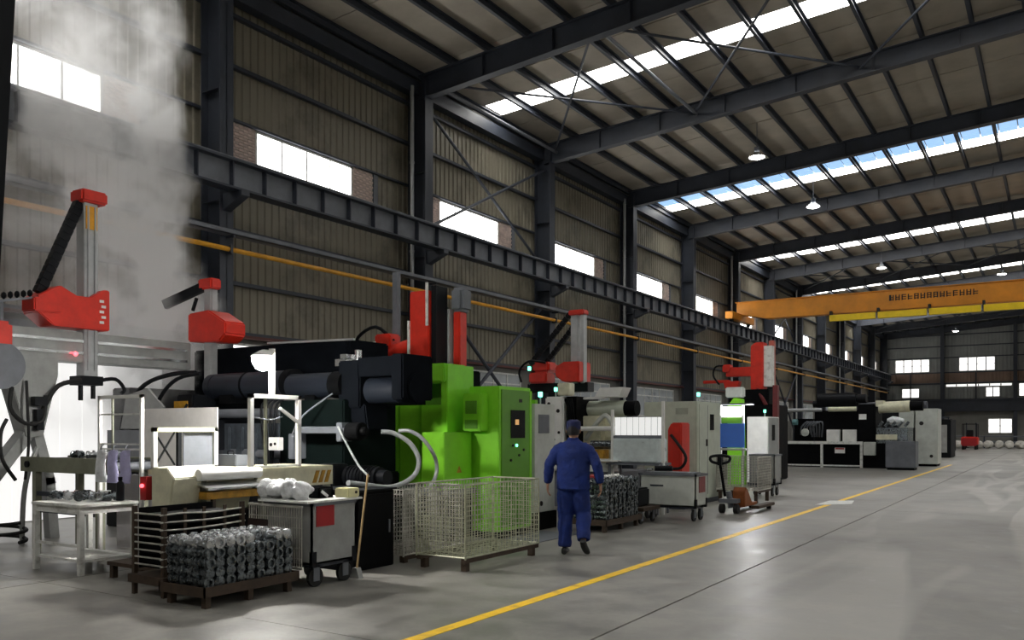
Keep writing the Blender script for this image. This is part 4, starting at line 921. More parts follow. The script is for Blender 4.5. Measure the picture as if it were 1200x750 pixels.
jk = [loft([(V(0, -.0, .83), .21, .145, ex, ey), (V(0, 0, .93), .208, .142, ex, ey), (V(0, -.005, 1.08), .205, .138, ex, ey), (V(0, -.005, 1.22), .215, .14, ex, ey), (V(0, -.005, 1.33), .22, .135, ex, ey), (V(0, 0, 1.405), .185, .115, ex, ey), (V(0, .005, 1.455), .11, .085, ex, ey), (V(0, .01, 1.475), .068, .07, ex, ey), (V(0, .012, 1.505), .064, .066, ex, ey)], 22)]
for s, el, wr_ in ((-1, V(-.295, -.03, 1.15), V(*LW)), (1, V(.295, -.06, 1.15), V(*RW))):
    jk.append(limb([(V(s*.12, 0, 1.37), .082), (V(s*.19, -.005, 1.345), .078), (V(s*.245, -.015, 1.25), .072), (el, .064), ((el+wr_)/2, .06), (wr_+V(0, 0, .02), .052)], 14))
remesh(part(P, 'jacket', CLOTH, *jk), .012, .026, .1)
tr_ = [loft([(V(0, 0, .99), .16, .115, ex, ey), (V(0, -.005, .9), .175, .13, ex, ey), (V(0, -.005, .82), .165, .125, ex, ey)], 18)]
for s in (-1, 1):
    q = legs[s]; tr_.append(limb([(q[0][0], .108), (q[1][0], .11), (q[2][0], .098), (q[3][0], .09), (q[4][0]+V(0, 0, .0), .08)], 14))
remesh(part(P, 'trousers', CLOTH, *tr_), .012, .032, .1)
part(P, 'hair', HAIR, loft([(V(0, -.015, 1.535), .07, .075, ex, ey), (V(0, -.012, 1.57), .08, .09, ex, ey), (V(0, -.002, 1.62), .083, .1, ex, ey), (V(0, .0, 1.66), .08, .1, ex, ey)], 18))
part(P, 'cap', CLOTHD, loft([(V(0, .015, 1.605), .09, .113, ex, ey), (V(0, .015, 1.66), .093, .116, ex, ey), (V(0, .012, 1.71), .088, .108, ex, ey), (V(0, .01, 1.735), .05, .06, ex, ey)], 20), loft([(V(0, .13, 1.63), .075, .02, ex, ey), (V(0, .175, 1.625), .06, .025, ex, ey)], 14))
part(P, 'shoe', SHOE, loft([(V(-.105, -.085, .03), .032, .03, ex, ez), (V(-.105, -.05, .045), .04, .045, ex, ez), (V(-.105, .03, .05), .042, .05, ex, ez), (V(-.105, .1, .035), .047, .035, ex, ez), (V(-.105, .16, .025), .036, .025, ex, ez)], 14), bev=0)
up = V(0, .78, .62)
part(P, 'shoe', SHOE, loft([(V(.142, -.225, .2), .032, .03, ex, up), (V(.143, -.2, .18), .04, .045, ex, up), (V(.15, -.15, .125), .042, .05, ex, up), (V(.165, -.095, .07), .046, .036, ex, up), (V(.175, -.04, .03), .038, .026, ex, ez)], 14))
P.scale = (1.04, 1.04, 1.0); P.location = (-5.28, 9.72, 0); P.rotation_euler = (0, 0, math.radians(22)); BASE[P.name] = Vector(P.location)

# ================================================================== PALE MACHINE, ITS STATION AND CARTS
Cm = thing('pale_die_casting_machine', 'pale grey die casting machine with a drilled platen behind the person', 'machine', (-9.5, 16.3, 0))
part(Cm, 'base_frame', STEEL2, bx(-13.2, -7.4, 15.6, 17.2, 0, .75), bev=.02)
pl = part(Cm, 'drilled_platen', WHITE, bx(-9.1, -8.66, 15.5, 17.0, .75, 2.3), bev=.03)
part(pl, 'bolt_hole', INK, *[cy((-8.88+dx, 15.5, z), (-8.88+dx, 15.49, z), r, 14) for dx, z, r in ((-.1, 1.7, .055), (.1, 2.0, .04), (-.12, 2.15, .035), (.12, 1.55, .03), (0, 1.4, .03))])
part(Cm, 'die_cluster', BLACK, bx(-8.63, -8.4, 15.6, 16.6, 1.3, 2.3), *[tb([(-8.66+.05*i, 15.58, 2.25), (-8.52+.03*i, 15.5, 2.0+.05*(i % 2)), (-8.57+.05*i, 15.52, 1.7), (-8.47, 15.55, 1.45)], .025) for i in range(4)], bev=.0)
part(Cm, 'sensor_box', CREAM, bx(-8.8, -8.52, 15.5, 15.75, 2.32, 2.58), bev=.015)
part(Cm, 'tie_cylinder', PALEG, cy((-8.4, 16.2, 2.05), (-7.55, 16.2, 2.05), .17, 26), bev=.01); part(Cm, 'cylinder_end', BLACK, cy((-7.55, 16.2, 2.05), (-7.3, 16.2, 2.05), .16, 26))
part(Cm, 'top_cover', WHITE, ext([(-8.15, 2.28), (-7.58, 2.28), (-7.48, 2.48), (-8.02, 2.48)], 1, 15.9, 16.3), bx(-8.45, -7.9, 15.9, 16.0, 2.24, 2.29), bev=.01)
part(Cm, 'toggle_housing', CREAM, bx(-8.75, -8.0, 15.9, 16.8, .9, 1.9), bx(-8.0, -7.6, 16.1, 16.6, 1.0, 1.85), bev=.02)
part(Cm, 'guard_rail', WHITE, cy((-8.35, 15.65, 1.63), (-7.3, 15.65, 1.63), .05, 14)); part(Cm, 'bent_pipe', LGREY, tb([(-8.3, 15.8, 1.4), (-8.0, 15.75, 1.75), (-7.8, 15.75, 1.9), (-7.65, 15.78, 1.7)], .05))
part(Cm, 'shot_sleeve', DARKM, cy((-8.1, 15.7, 1.3), (-7.6, 15.7, 1.3), .09, 18)); part(Cm, 'brass_block', AMBER, bx(-8.1, -7.75, 15.55, 15.8, 1.02, 1.2), bev=.01)
part(Cm, 'service_shelf', WHITED, bx(-8.3, -7.45, 15.2, 15.58, .98, 1.02), bx(-8.4, -7.45, 15.1, 15.58, .78, .94)); part(Cm, 'rear_tank', STEEL2, bx(-12.8, -10.2, 15.9, 17.1, .75, 2.1), bev=.03)
part(Cm, 'shelf_leg', STEEL2, *[bx(x-.03, x+.03, 15.15, 15.21, 0, .8) for x in (-8.3, -7.52)])
stack_light(Cm, -8.95, 15.7, 2.3)
R4 = thing('red_robot', 'red robot with crossed black arms above the pale machine', 'robot', (-8.9, 16.2, 2.3))
part(R4, 'slide_beam', BLACK2, bx(-9.9, -8.4, 16.1, 16.4, 2.42, 2.62), bx(-9.4, -9.2, 16.15, 16.35, 2.3, 2.42), bev=.01)
part(R4, 'lower_body', RED, bx(-9.75, -9.3, 15.9, 16.3, 2.62, 2.85), bev=.03); part(R4, 'upper_body', RED, bx(-9.68, -9.25, 15.92, 16.35, 2.85, 3.08), bev=.05)
part(R4, 'carriage', RED, ext([(-9.05, 2.75), (-9.05, 2.95), (-8.85, 3.05), (-8.48, 3.05), (-8.48, 2.62), (-8.85, 2.62)], 1, 15.85, 16.4), bev=.02)
part(R4, 'post', GALV, bx(-8.78, -8.62, 16.05, 16.2, 2.6, 4.12), bx(-8.55, -8.47, 16.05, 16.2, 2.6, 4.1), bev=.005); part(R4, 'cap', RED, bx(-8.82, -8.45, 16.0, 16.25, 4.05, 4.16), bev=.02)
chain_arm(R4, (-8.85, 16.15, 4.1), (-9.85, 16.15, 3.05), .08, .1); chain_arm(R4, (-8.7, 16.3, 4.0), (-9.6, 16.3, 3.0), .08, .1)
part(R4, 'cable', BLACK2, tb([(-9.3, 15.88, 3.05), (-9.7, 15.85, 3.1), (-9.95, 15.85, 2.9), (-9.9, 15.85, 2.65)], .025))
part(R4, 'indicator_mast', STEEL2, cy((-9.85, 16.1, 2.6), (-9.85, 16.1, 2.92), .012, 8)); part(R4, 'indicator_lamp', SIGNALG, cy((-9.85, 16.1, 2.92), (-9.85, 16.1, 3.0), .035, 12))
st = thing('inspection_station', 'white framed station with a slatted white curtain and a silver box', 'work station', (-6.8, 15.2, 0))
for x in (-7.36, -6.3): part(st, 'post', WHITE, bx(x-.025, x+.025, 15.13, 15.18, 0, 2.15 if x > -7 else 2.0))
slg = emi('white_slat_added_glow', (1, 1, .98), .55)  # white curtain slats, no lamp: glow added so they look bright
for i in range(8): part(st, 'white_slat', slg, bx(-7.33+i*.128, -7.33+i*.128+.112, 15.2, 15.22, 1.5, 1.85))
part(st, 'slat_backing', STEEL, bx(-7.34, -6.31, 15.225, 15.24, 1.49, 1.86))
part(st, 'rail', STEEL2, bx(-7.36, -6.3, 15.14, 15.2, 1.44, 1.49)); part(st, 'silver_box', mat('frosted_silver', '#e6f0f1', .3, .15, .25, 3), bx(-7.28, -6.36, 15.0, 15.5, .98, 1.44), bev=.02)
part(st, 'table_top', STEEL2, bx(-7.4, -6.3, 14.95, 15.55, .93, .97)); part(st, 'table_leg', STEEL2, *[bx(x-.02, x+.02, y-.02, y+.02, 0, .93) for x in (-7.35, -6.35) for y in (15.0, 15.5)])
part(st, 'white_ledge', WHITE, bx(-7.6, -7.1, 14.9, 15.1, .99, 1.02))
rd = thing('red_vacuum_unit', 'red upright unit with a looped black hose next to the pale cabinet', 'machine', (-6.5, 16.5, 0))
part(rd, 'body', RED, ext([(-6.68, .5), (-6.68, 1.62), (-6.6, 1.75), (-6.38, 1.75), (-6.38, .5)], 1, 16.3, 16.75), bev=.02); part(rd, 'stand', STEEL, bx(-6.68, -6.32, 16.32, 16.72, 0, .5)); part(rd, 'hose', RUBBER, tb([(-6.6, 16.28, 1.5), (-6.4, 16.2, 1.3), (-6.25, 16.2, 1.05), (-6.35, 16.2, .85), (-6.6, 16.2, .82)], .03))
pc = thing('control_cabinet', 'pale green-grey control cabinet with a small window beside the red unit', 'cabinet', (-7.1, 18.2, 0))
part(pc, 'shell', PALEG, bx(-7.72, -6.5, 17.5, 19.0, .1, 2.22), bev=.015); part(pc, 'plinth', STEEL, bx(-7.7, -6.52, 17.52, 18.98, 0, .1)); part(pc, 'front_door', PALEG, bx(-7.68, -6.55, 17.485, 17.5, .16, 2.16), bev=.004); part(pc, 'badge', mat('badge_grey', '#aab0a2', .5), bx(-6.98, -6.7, 17.478, 17.486, 1.94, 2.08))
dd = part(pc, 'side_door', PALEG, bx(-6.5, -6.485, 17.6, 18.9, .16, 2.16), bev=.004); part(dd, 'window', GLASSD, bx(-6.486, -6.478, 18.25, 18.5, 1.6, 1.95)); part(dd, 'handle', INK, bx(-6.486, -6.46, 18.0, 18.06, 1.25, 1.4)); part(dd, 'seam', STEEL2, bx(-6.486, -6.481, 18.1, 18.112, .2, 2.14))
stack_light(pc, -6.62, 17.9, 2.22)
wc2 = wheel_cart('pale grey steel cart on casters in front of the inspection station', -6.35, -5.3, 14.2, 14.75, .26, .82, LGREY)
part(wc2, 'red_panel', mat('faded_red', '#8f4b4b', .6, 0, .4, 6), bx(-5.3, -5.29, 14.35, 14.65, .5, .78)); part(wc2, 'scratch', STEEL, bx(-6.15, -5.9, 14.195, 14.2, .6, .63)); part(wc2, 'tool_tray', STEEL2, bx(-6.3, -5.4, 14.25, 14.7, .82, .85))
mg = thing('hand_grinder', 'black hand grinder lying on the pale cart', 'tool', (-6.0, 14.45, .85)); part(mg, 'body', BLACK2, cy((-6.15, 14.4, .91), (-5.85, 14.5, .91), .05, 12)); part(mg, 'disc', CHROME, cy((-6.24, 14.4, .88), (-6.24, 14.4, .91), .06, 14))
casting_rack('tall pallet of stacked dark castings right of the person', 'middle', 'castings on the middle pallet', -6.62, -5.92, 11.95, 13.2, .17, 3, 8, 8, .08, False)
tt = thing('parts_tray', 'red and white tray of small bright castings on top of the middle pallet', 'tray', (-6.25, 12.5, .8)); part(tt, 'tray_body', RED2, bx(-6.5, -6.2, 12.2, 12.55, .825, .87)); part(tt, 'bright_row', WHITE, *[lathe([(.03, 0), (.035, .03), (.02, .06)], (-6.12, 12.25+.11*i, .825), 2, 10) for i in range(6)])
cl = thing('low_trolley', 'low dark trolley between the castings pallet and the pale cart', 'trolley', (-6.2, 13.7, 0)); part(cl, 'deck', RUST, bx(-6.6, -5.9, 13.35, 14.05, .22, .28)); [caster(cl, x, y, .08, .22) for x in (-6.5, -6.0) for y in (13.45, 13.95)]
bb = thing('machine_block', 'dark bundle of fixtures on the low trolley', 'fixture', (-6.3, 13.7, .28)); part(bb, 'block', BLACK2, bx(-6.5, -6.05, 13.45, 13.95, .28, .6), bev=.03); part(bb, 'clamp', DARKM, *[cy((-6.4+.12*i, 13.6, .6), (-6.4+.12*i, 13.6, .72), .035, 10) for i in range(3)])

# ================================================================== BAY BEYOND: LAMP STATION, WHITE CABINET, PALLET TRUCK
ls = thing('lamp_station', 'white framed board with a blue panel under a lit work lamp', 'work station', (-7.05, 21.7, 0))
for x in (-7.42, -6.83): part(ls, 'post', WHITE, bx(x-.025, x+.025, 21.68, 21.73, 0, 2.25))
part(ls, 'blue_panel', BLUEB, bx(-7.5, -6.78, 21.64, 21.67, 1.15, 1.77), bev=.004); part(ls, 'ledge', LGREY, bx(-7.5, -6.7, 21.5, 21.7, 1.08, 1.13)); part(ls, 'green_strip', GREEN2, bx(-7.4, -6.85, 21.68, 21.7, 1.78, 1.92)); part(ls, 'crossbar', WHITE, bx(-7.44, -6.81, 21.68, 21.73, 1.93, 1.97)); part(ls, 'hood', STEEL2, bx(-7.5, -6.6, 21.5, 21.9, 2.25, 2.29))
bl = part(ls, 'lamp_bulb', emi('station_lamp', (1, 1, .97), 14), bx(-7.38, -6.87, 21.62, 21.68, 2.0, 2.2))
ld2 = bpy.data.lights.new('station_lamp_light', 'POINT'); ld2.energy = 70; ld2.shadow_soft_size = .15; lo2 = bpy.data.objects.new('station_lamp_light', ld2); COL.objects.link(lo2); lo2.parent = ls; lo2.location = (.38, .25, 2.12)
wk = thing('control_cabinet', 'white control cabinet with a grey windowed side beyond the blue panel', 'cabinet', (-7.1, 24.7, 0))
part(wk, 'shell', WHITE, bx(-7.5, -6.92, 24.2, 25.4, .1, 1.98), bev=.012); part(wk, 'plinth', STEEL, bx(-7.48, -6.94, 24.22, 25.38, 0, .1)); d_ = part(wk, 'side_door', GREY, bx(-6.92, -6.905, 24.28, 25.32, .16, 1.95)); part(d_, 'window', GLASSD, bx(-6.906, -6.9, 24.6, 24.9, 1.3, 1.75)); stack_light(wk, -7.05, 24.4, 1.98)
gp2 = thing('green_guard', 'green machine guard standing between the blue panel and the white cabinet', 'guard', (-7.9, 24.6, 0)); part(gp2, 'sheet', GREEN, ext([(-8.15, 0), (-8.15, 2.3), (-7.95, 2.55), (-7.7, 2.5), (-7.62, 0)], 1, 24.4, 24.6), bev=.015); part(gp2, 'top_hood', LGREY, bx(-8.2, -7.7, 24.38, 24.7, 2.55, 2.85), bev=.03)
R5 = thing('red_robot', 'red robot column with a crane-like arm beyond the white cabinet', 'robot', (-8.0, 27.6, 0))
part(R5, 'base', BLACK, bx(-9.4, -7.5, 26.9, 28.6, 0, 2.4), bx(-9.0, -7.7, 27.1, 28.3, 2.4, 2.9), bev=.03); part(R5, 'column', RED, ext([(-8.35, 2.9), (-8.35, 4.3), (-8.2, 4.42), (-7.95, 4.42), (-7.95, 2.9)], 1, 27.3, 27.8), bev=.02); part(R5, 'guide', WHITED, bx(-7.95, -7.7, 27.4, 27.7, 3.0, 4.3)); part(R5, 'column_back', mat('robot_red_faded', '#c2695a', .5, 0, .3, 5), bx(-7.9, -7.72, 27.75, 27.95, 3.0, 4.5), bev=.02)
part(R5, 'arm', RED, bx(-9.2, -8.35, 27.4, 27.7, 3.35, 3.65), bx(-10.0, -9.1, 27.45, 27.6, 3.15, 3.25), bx(-9.3, -9.05, 27.35, 27.7, 3.5, 3.75), ext([(-9.3, 3.2), (-8.75, 3.2), (-8.9, 2.75), (-9.15, 2.75)], 1, 27.4, 27.7), bev=.02); part(R5, 'cable', BLACK2, tb([(-9.1, 27.4, 3.7), (-9.5, 27.35, 3.7), (-9.6, 27.35, 3.4), (-9.4, 27.35, 3.1)], .03)); part(R5, 'leg', mat('maroon_paint', '#6d2427', .5, 0, .3, 5), tb([(-8.1, 27.2, 2.9), (-7.7, 27.0, 2.2), (-7.6, 26.9, 1.3)], .06), bx(-7.5, -7.35, 26.8, 27.0, 1.0, 3.0))
cage('dark wire cage on feet beyond the pallet truck', -6.42, -5.5, 18.5, 19.5, .28, 1.0, step=.06, r=.004)
wheel_cart('small grey cart with a faded red side beyond the dark wire cage', -6.35, -5.75, 20.7, 21.3, .3, 1.0, GREY)
pj = thing('pallet_truck', 'hand pallet truck with orange body and upright black handle', 'pallet truck', (-5.05, 16.3, 0))
part(pj, 'handle_tube', BLACK, tb([(-5.42, 16.1, .32), (-5.5, 16.05, .95)], .028, 10, 0)); part(pj, 'handle_loop', BLACK2, tb([(-5.5, 16.05, .95), (-5.64, 15.98, .99), (-5.66, 15.98, 1.08), (-5.5, 16.05, 1.11), (-5.34, 16.12, 1.08), (-5.36, 16.12, .99), (-5.5, 16.05, .95)], .028), bx(-5.54, -5.46, 16.0, 16.1, .92, 1.08))
part(pj, 'body', OLIVEBROWN, ext([(16.2, .12), (16.2, .42), (16.26, .5), (16.36, .46), (16.7, .14)], 0, -5.3, -5.06), bev=.01); part(pj, 'fork', OLIVEBROWN, bx(-5.4, -5.24, 16.5, 17.6, .07, .13), bev=.01); part(pj, 'fork', RUST, bx(-5.04, -4.88, 16.5, 17.6, .07, .13), bev=.01)
part(pj, 'hydraulic_pump', STEEL2, cy((-5.3, 16.1, .1), (-5.35, 16.1, .42), .055, 14), bx(-5.5, -5.15, 15.98, 16.25, .2, .28)); part(pj, 'steer_wheel', RUBBER, cy((-5.5, 16.05, .09), (-5.42, 16.05, .09), .09, 18), cy((-5.22, 16.05, .09), (-5.14, 16.05, .09), .09, 18)); part(pj, 'fork_roller', RUBBER, cy((-5.36, 17.45, .04), (-5.28, 17.45, .04), .04, 12), cy((-5.0, 17.45, .04), (-4.92, 17.45, .04), .04, 12))
solo('paper_sheet', 'white scrap sheet lying across the yellow line', 'sheet', WHITED, ext([at(955, 592, z=0).xy, at(998, 591, z=0).xy, at(1001, 587, z=0).xy, at(972, 587, z=0).xy], 2, .004, .008))

# ================================================================== FAR MACHINE LINE
E = thing('far_die_casting_machine', 'long black die casting machine on a white bench base far down the line', 'machine', (-7.5, 39, 0))
part(E, 'bench_rail', WHITED, bx(-10.3, -6.9, 38.0, 38.12, 1.0, 1.12), bx(-10.3, -6.9, 38.0, 38.1, .06, .12))
for x in (-10.25, -8.55, -6.95): part(E, 'bench_leg', WHITED, bx(x-.05, x+.05, 38.0, 38.1, 0, 1.0))
part(E, 'base', BLACK, bx(-10.3, -5.3, 38.3, 40.5, 0, 1.05), bev=.03); part(E, 'side_plate', WHITE, bx(-8.0, -7.6, 37.96, 38.0, .62, .85)); part(E, 'red_plate', RED2, bx(-7.98, -7.62, 37.95, 37.96, .78, .84))
for x in (-8.35, -7.7): part(E, 'white_box', WHITE, bx(x, x+.52, 38.02, 38.3, 1.12, 1.62), bev=.01)
part(E, 'body', BLACK, bx(-9.0, -7.1, 38.7, 40.2, 1.05, 2.45), bx(-9.9, -9.1, 38.8, 40.0, 1.05, 2.1), bx(-7.2, -6.5, 38.6, 40.3, 1.05, 2.7), bev=.04)
part(E, 'accumulator', BLACK2, cy((-8.9, 38.9, 2.95), (-7.3, 38.9, 2.95), .26, 22), cy((-7.3, 38.9, 2.95), (-6.9, 38.9, 2.95), .2, 22), cy((-9.1, 38.9, 2.75), (-7.2, 38.9, 2.75), .14, 18)); part(E, 'cream_tie_bar', CREAM, cy((-8.4, 38.6, 2.5), (-7.25, 38.6, 2.5), .1, 16)); part(E, 'tie_bar', GALV, cy((-10.6, 38.7, 2.48), (-8.7, 38.7, 2.48), .08, 16))
part(E, 'cream_cylinder', CREAM, cy((-6.4, 38.9, 2.55), (-5.2, 38.9, 2.6), .24, 22), bx(-6.5, -6.2, 38.7, 39.2, 2.6, 2.85)); part(E, 'cylinder_cap', BLACK, cy((-5.2, 38.9, 2.6), (-4.7, 38.9, 2.6), .2, 20)); part(E, 'label_plate', WHITE, bx(-7.15, -6.85, 38.58, 38.6, 2.05, 2.28)); part(E, 'hose_bundle', STEEL2, *[tb([(-9.6+.15*i, 38.75, 1.4), (-9.5+.12*i, 38.5, 1.75), (-9.2+.14*i, 38.5, 1.95), (-9.1+.1*i, 38.7, 1.3)], .035) for i in range(5)])
part(E, 'die_area', DARKM, bx(-6.4, -5.2, 38.3, 39.8, 1.05, 1.7), *[cy((-6.3+.25*i, 38.2, 1.75), (-6.15+.25*i, 38.2, 1.95), .06, 8) for i in range(5)]); part(E, 'foil_wrap', BAG, lathe([(.1, -.3), (.2, -.1), (.17, .1), (.08, .35)], (-5.7, 38.4, 1.98), 0, 9)); part(E, 'blue_motor', mat('teal_paint', '#5b8a8c', .5, 0, .3, 6), cy((-9.9, 38.55, 1.95), (-9.7, 38.55, 1.95), .13, 14)); part(E, 'gear', LGREY, lathe([(.05, -.05), (.17, -.03), (.17, .03), (.05, .05)], (-9.35, 38.45, 1.5), 1, 14)); part(E, 'socket_row', CREAM, bx(-6.4, -5.6, 38.15, 38.3, 1.2, 1.42)); part(E, 'grey_box', LGREY, bx(-6.85, -6.4, 37.9, 38.2, .55, 1.1), bev=.01)
eb = thing('dark_bin', 'dark grey steel bin at the aisle end of the far machine', 'bin', (-5.3, 37.4, 0)); part(eb, 'bin_body', STEEL2, bx(-5.85, -4.75, 37.0, 37.9, .1, 1.15), bev=.02); part(eb, 'skid', BLACK, bx(-5.8, -4.8, 37.05, 37.85, 0, .1))
ec = thing('control_cabinet', 'tall pale grey cabinet pair at the aisle end of the far machine', 'cabinet', (-4.9, 42.5, 0)); part(ec, 'shell', LGREY, bx(-5.35, -4.45, 41.6, 43.0, .1, 2.55), bev=.02); part(ec, 'plinth', BLACK, bx(-5.3, -4.5, 41.65, 42.95, 0, .1)); part(ec, 'knob', INK, cy((-5.1, 41.6, 1.9), (-5.1, 41.58, 1.9), .09, 14), cy((-4.7, 41.6, .45), (-4.7, 41.58, .45), .07, 14)); part(ec, 'side_unit', LGREY, bx(-6.0, -5.4, 41.5, 42.8, 1.7, 2.6), bx(-5.75, -5.55, 41.4, 41.6, .8, 2.4)); part(ec, 'side_unit_leg', STEEL2, bx(-5.95, -5.45, 41.6, 42.7, 0, 1.7))
tk = thing('storage_tank', 'far dark machine block near the end of the hall', 'machine', (-8.0, 56, 0)); part(tk, 'body', BLACK2, bx(-11.5, -5.2, 55, 57.5, 0, 2.2), bx(-10, -6.5, 55.3, 57, 2.2, 2.9), bev=.04); part(tk, 'duct', STEEL, cy((-11, 55.6, 3.0), (-6.5, 55.6, 3.0), .3, 18)); part(tk, 'panel', GREY, bx(-6.5, -5.4, 54.95, 55, .3, 1.9))
tk2 = thing('storage_tank', 'farthest dark machine block by the end wall', 'machine', (-9.5, 72, 0)); part(tk2, 'body', BLACK2, bx(-13.2, -6.6, 71, 73.5, 0, 2.4), bev=.04); part(tk2, 'rail', STEEL, bx(-13, -6.8, 70.9, 71, 2.5, 2.6), *[bx(x, x+.08, 70.9, 71, 2.3, 2.6) for x in (-12.8, -9.8, -6.9)])
fk = thing('forklift', 'small red forklift with a driver cage far down the aisle', 'forklift', (-5.7, 72.5, 0))
fx, fy = at(1136, 527, z=0).x, at(1136, 527, z=0).y
fk.location = (fx, fy, 0); BASE[fk.name] = Vector((fx, fy, 0))
part(fk, 'chassis', RED, bx(fx-.6, fx+.6, fy-.2, fy+1.7, .35, 1.05), bev=.08); part(fk, 'counterweight', RED2, bx(fx-.55, fx+.55, fy-.3, fy+.1, .3, .95), bev=.06); part(fk, 'seat', BLACK2, bx(fx-.25, fx+.25, fy+.5, fy+.6, 1.0, 1.6), bx(fx-.25, fx+.25, fy+.5, fy+1.0, 1.0, 1.12), bev=.03)
part(fk, 'overhead_guard', BLACK2, *[bx(fx+s*.52-.03, fx+s*.52+.03, fy+q-.03, fy+q+.03, 1.0, 2.1) for s in (-1, 1) for q in (.2, 1.5)], bx(fx-.55, fx+.55, fy+.17, fy+.23, 2.06, 2.12), bx(fx-.55, fx+.55, fy+1.47, fy+1.53, 2.06, 2.12), *[bx(fx-.5+.2*i, fx-.46+.2*i, fy+.2, fy+1.5, 2.08, 2.12) for i in range(6)])
for s in (-1, 1):
    for q in (.1, 1.3): part(fk, 'wheel', RUBBER, cy((fx+s*.45-.09, fy+q, .28), (fx+s*.45+.09, fy+q, .28), .28, 18))
part(fk, 'mast', STEEL, bx(fx-.4, fx-.3, fy+1.75, fy+1.85, .1, 2.2), bx(fx+.3, fx+.4, fy+1.75, fy+1.85, .1, 2.2)); part(fk, 'fork', STEEL, bx(fx-.3, fx-.2, fy+1.85, fy+2.8, .1, .15), bx(fx+.2, fx+.3, fy+1.85, fy+2.8, .1, .15))
random.seed(21)
sackm = [lathe([(.05, -.45), (.3, -.35), (.38, 0), (.32, .32), (.1, .42)], (0, 0, 0), 0, 10)]
sk = mesh('sack', sackm); sk.materials.append(mat('sack_white', '#cfccc4', .8, 0, .3, 3))
for i in range(12):
    o = put('sack', sk, None); o.location = (-8.3+.8*i, 84+.6*(i % 3), .36); o.rotation_euler = (0, 0, .3*i); o.scale = (1, 1, .95)
    tag(o, '%s pale sack from the left in the row before the far end wall' % ORD[i], 'sack', 'sacks before the far wall')
ra = thing('long_rack', 'long low grey rack before the far end wall', 'rack', (-4, 86.5, 0)); part(ra, 'shelf', STEEL2, bx(-9, 2, 86, 87.2, .5, .6), bx(-9, 2, 86, 87.2, 1.0, 1.1)); [part(ra, 'post', STEEL, bx(x-.06, x+.06, 86, 86.12, 0, 1.1)) for x in (-9, -5.5, -2, 1.9)]
hq = at(10, 634, z=.04)
solo('floor_hose', 'coiled black hose on the floor at the left edge', 'hose', RUBBER, tb([(hq.x+.28*math.cos(a*.55), hq.y+.2*math.sin(a*.55), .035+.012*a) for a in range(0, 24)], .026, 8, 3))
# leaning dark post at the near left edge
q0, q1 = at(-5, 330, t=4.2), at(17, -60, t=4.2)
dp = thing('stay_post', 'dark leaning steel stay post at the left edge of the view', 'post', (q0.x-.15, q0.y-.1, 0))
gq = q0+(q0-q1)*(q0.z/(q1.z-q0.z)); tq = q1+(q1-q0)*1.5
part(dp, 'tube', BLACK2, bar(gq-Vector((.03, .02, 0)), tq-Vector((.03, .02, 0)), .07, .07)); part(dp, 'foot_plate', BLACK2, bx(gq.x-.15, gq.x+.1, gq.y-.12, gq.y+.12, 0, .02))
# floor pit cover under the green press edge
solo('floor_plate', 'dark steel floor plate in front of the green press', 'plate', STEEL2, bx(-6.85, -6.2, 10.0, 11.6, .004, .012))

# ================================================================== STEAM
sm = bpy.data.materials.new('steam'); sm.use_nodes = True; nt = sm.node_tree; N = nt.nodes; L = nt.links
for n in list(N): N.remove(n)
out = N.new('ShaderNodeOutputMaterial'); pv = N.new('ShaderNodeVolumePrincipled'); L.new(pv.outputs[0], out.inputs['Volume'])
pv.inputs['Color'].default_value = (1, 1, 1, 1); pv.inputs['Anisotropy'].default_value = .1
ge = N.new('ShaderNodeNewGeometry'); sx = N.new('ShaderNodeSeparateXYZ'); L.new(ge.outputs['Position'], sx.inputs[0])
def M(op, a, b_=None, c=None):
    m = N.new('ShaderNodeMath'); m.operation = op
    for i, v in enumerate((a, b_, c)):
        if v is None: continue
        if isinstance(v, (int, float)): m.inputs[i].default_value = v
        else: L.new(v, m.inputs[i])
    return m.outputs[0]
X, Y_, Z = sx.outputs
def nz3(scale, detail, rough, dist=0., off=(0, 0, 0)):
    mp = N.new('ShaderNodeMapping'); mp.inputs['Location'].default_value = off; L.new(ge.outputs['Position'], mp.inputs['Vector'])
    n = N.new('ShaderNodeTexNoise'); n.inputs['Scale'].default_value = scale; n.inputs['Detail'].default_value = detail; n.inputs['Roughness'].default_value = rough; n.inputs['Distortion'].default_value = dist
    L.new(mp.outputs['Vector'], n.inputs['Vector']); return n.outputs['Fac']
def sat(v, lo_, hi_):
    m = N.new('ShaderNodeMapRange'); m.inputs['From Min'].default_value = lo_; m.inputs['From Max'].default_value = hi_; m.interpolation_type = 'SMOOTHSTEP'; L.new(v, m.inputs['Value']); return m.outputs['Result']
zc = M('SUBTRACT', Z, 2.2)
wob = M('MULTIPLY', M('SUBTRACT', nz3(.55, 3, .5), .5), 2.6)           # large swirls
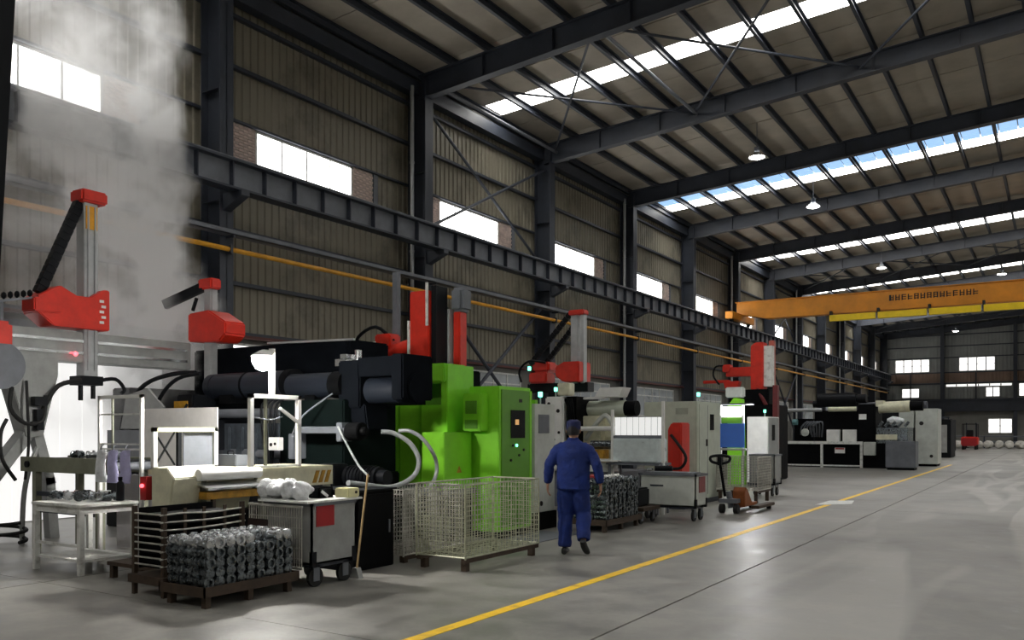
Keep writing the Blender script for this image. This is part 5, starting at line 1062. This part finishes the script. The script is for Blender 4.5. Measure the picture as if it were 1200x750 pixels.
wob2 = M('MULTIPLY', M('SUBTRACT', nz3(1.5, 4, .55, 0, (5, 2, 1)), .5), 1.3)
wobx = M('MULTIPLY', M('SUBTRACT', nz3(.8, 3, .5, 0, (3, 9, 4)), .5), 1.2)
Yd = M('ADD', Y_, M('ADD', wob, wob2)); Xd = M('ADD', X, wobx)
def blob(y0, ys, w0, ws, xw):
    yc = M('SUBTRACT', y0, M('MULTIPLY', zc, ys)); wd = M('ADD', w0, M('MULTIPLY', zc, ws))
    dy = M('DIVIDE', M('SUBTRACT', Yd, yc), wd); dx = M('DIVIDE', M('SUBTRACT', Xd, -13.3), xw)
    return M('MAXIMUM', M('SUBTRACT', 1.0, M('ADD', M('MULTIPLY', dy, dy), M('MULTIPLY', dx, dx))), 0)
core = sat(blob(9.35, .23, .95, .19, .85), 0, .6)
haze = sat(blob(8.5, .2, 1.9, .13, .95), 0, .7)
tex = sat(nz3(1.3, 7, .6, .5, (1, 1, 7)), .40, .60)
tex2 = sat(nz3(.7, 6, .6, .6, (8, 1, 2)), .40, .66)
low = sat(Z, 1.3, 2.2); fade = M('SUBTRACT', 1.0, sat(Z, 5.8, 10.4))
hole = M('ADD', .12, sat(nz3(.95, 5, .6, .9, (4, 7, 3)), .40, .60))
dcore = M('MULTIPLY', M('MULTIPLY', core, hole), M('ADD', .15, M('MULTIPLY', tex, tex))); dhaze = M('MULTIPLY', haze, tex2)
bxm = M('MULTIPLY', M('MULTIPLY', sat(M('SUBTRACT', X, -14.35), 0, .3), sat(M('SUBTRACT', -12.2, X), 0, .3)), sat(M('SUBTRACT', 11.0, Y_), 0, .4))
den = M('MULTIPLY', M('ADD', M('MULTIPLY', dcore, 6.0), M('MULTIPLY', dhaze, .9)), M('MULTIPLY', bxm, M('MULTIPLY', low, fade)))
L.new(den, pv.inputs['Density'])
sto = solo('steam_cloud', 'white steam billowing up from the casting cell at left', 'steam', sm, bx(-14.35, -12.2, 4.0, 11.0, 1.25, 10.55), kind='stuff')
cy_.volume_step_rate = 2.0; cy_.volume_max_steps = 128
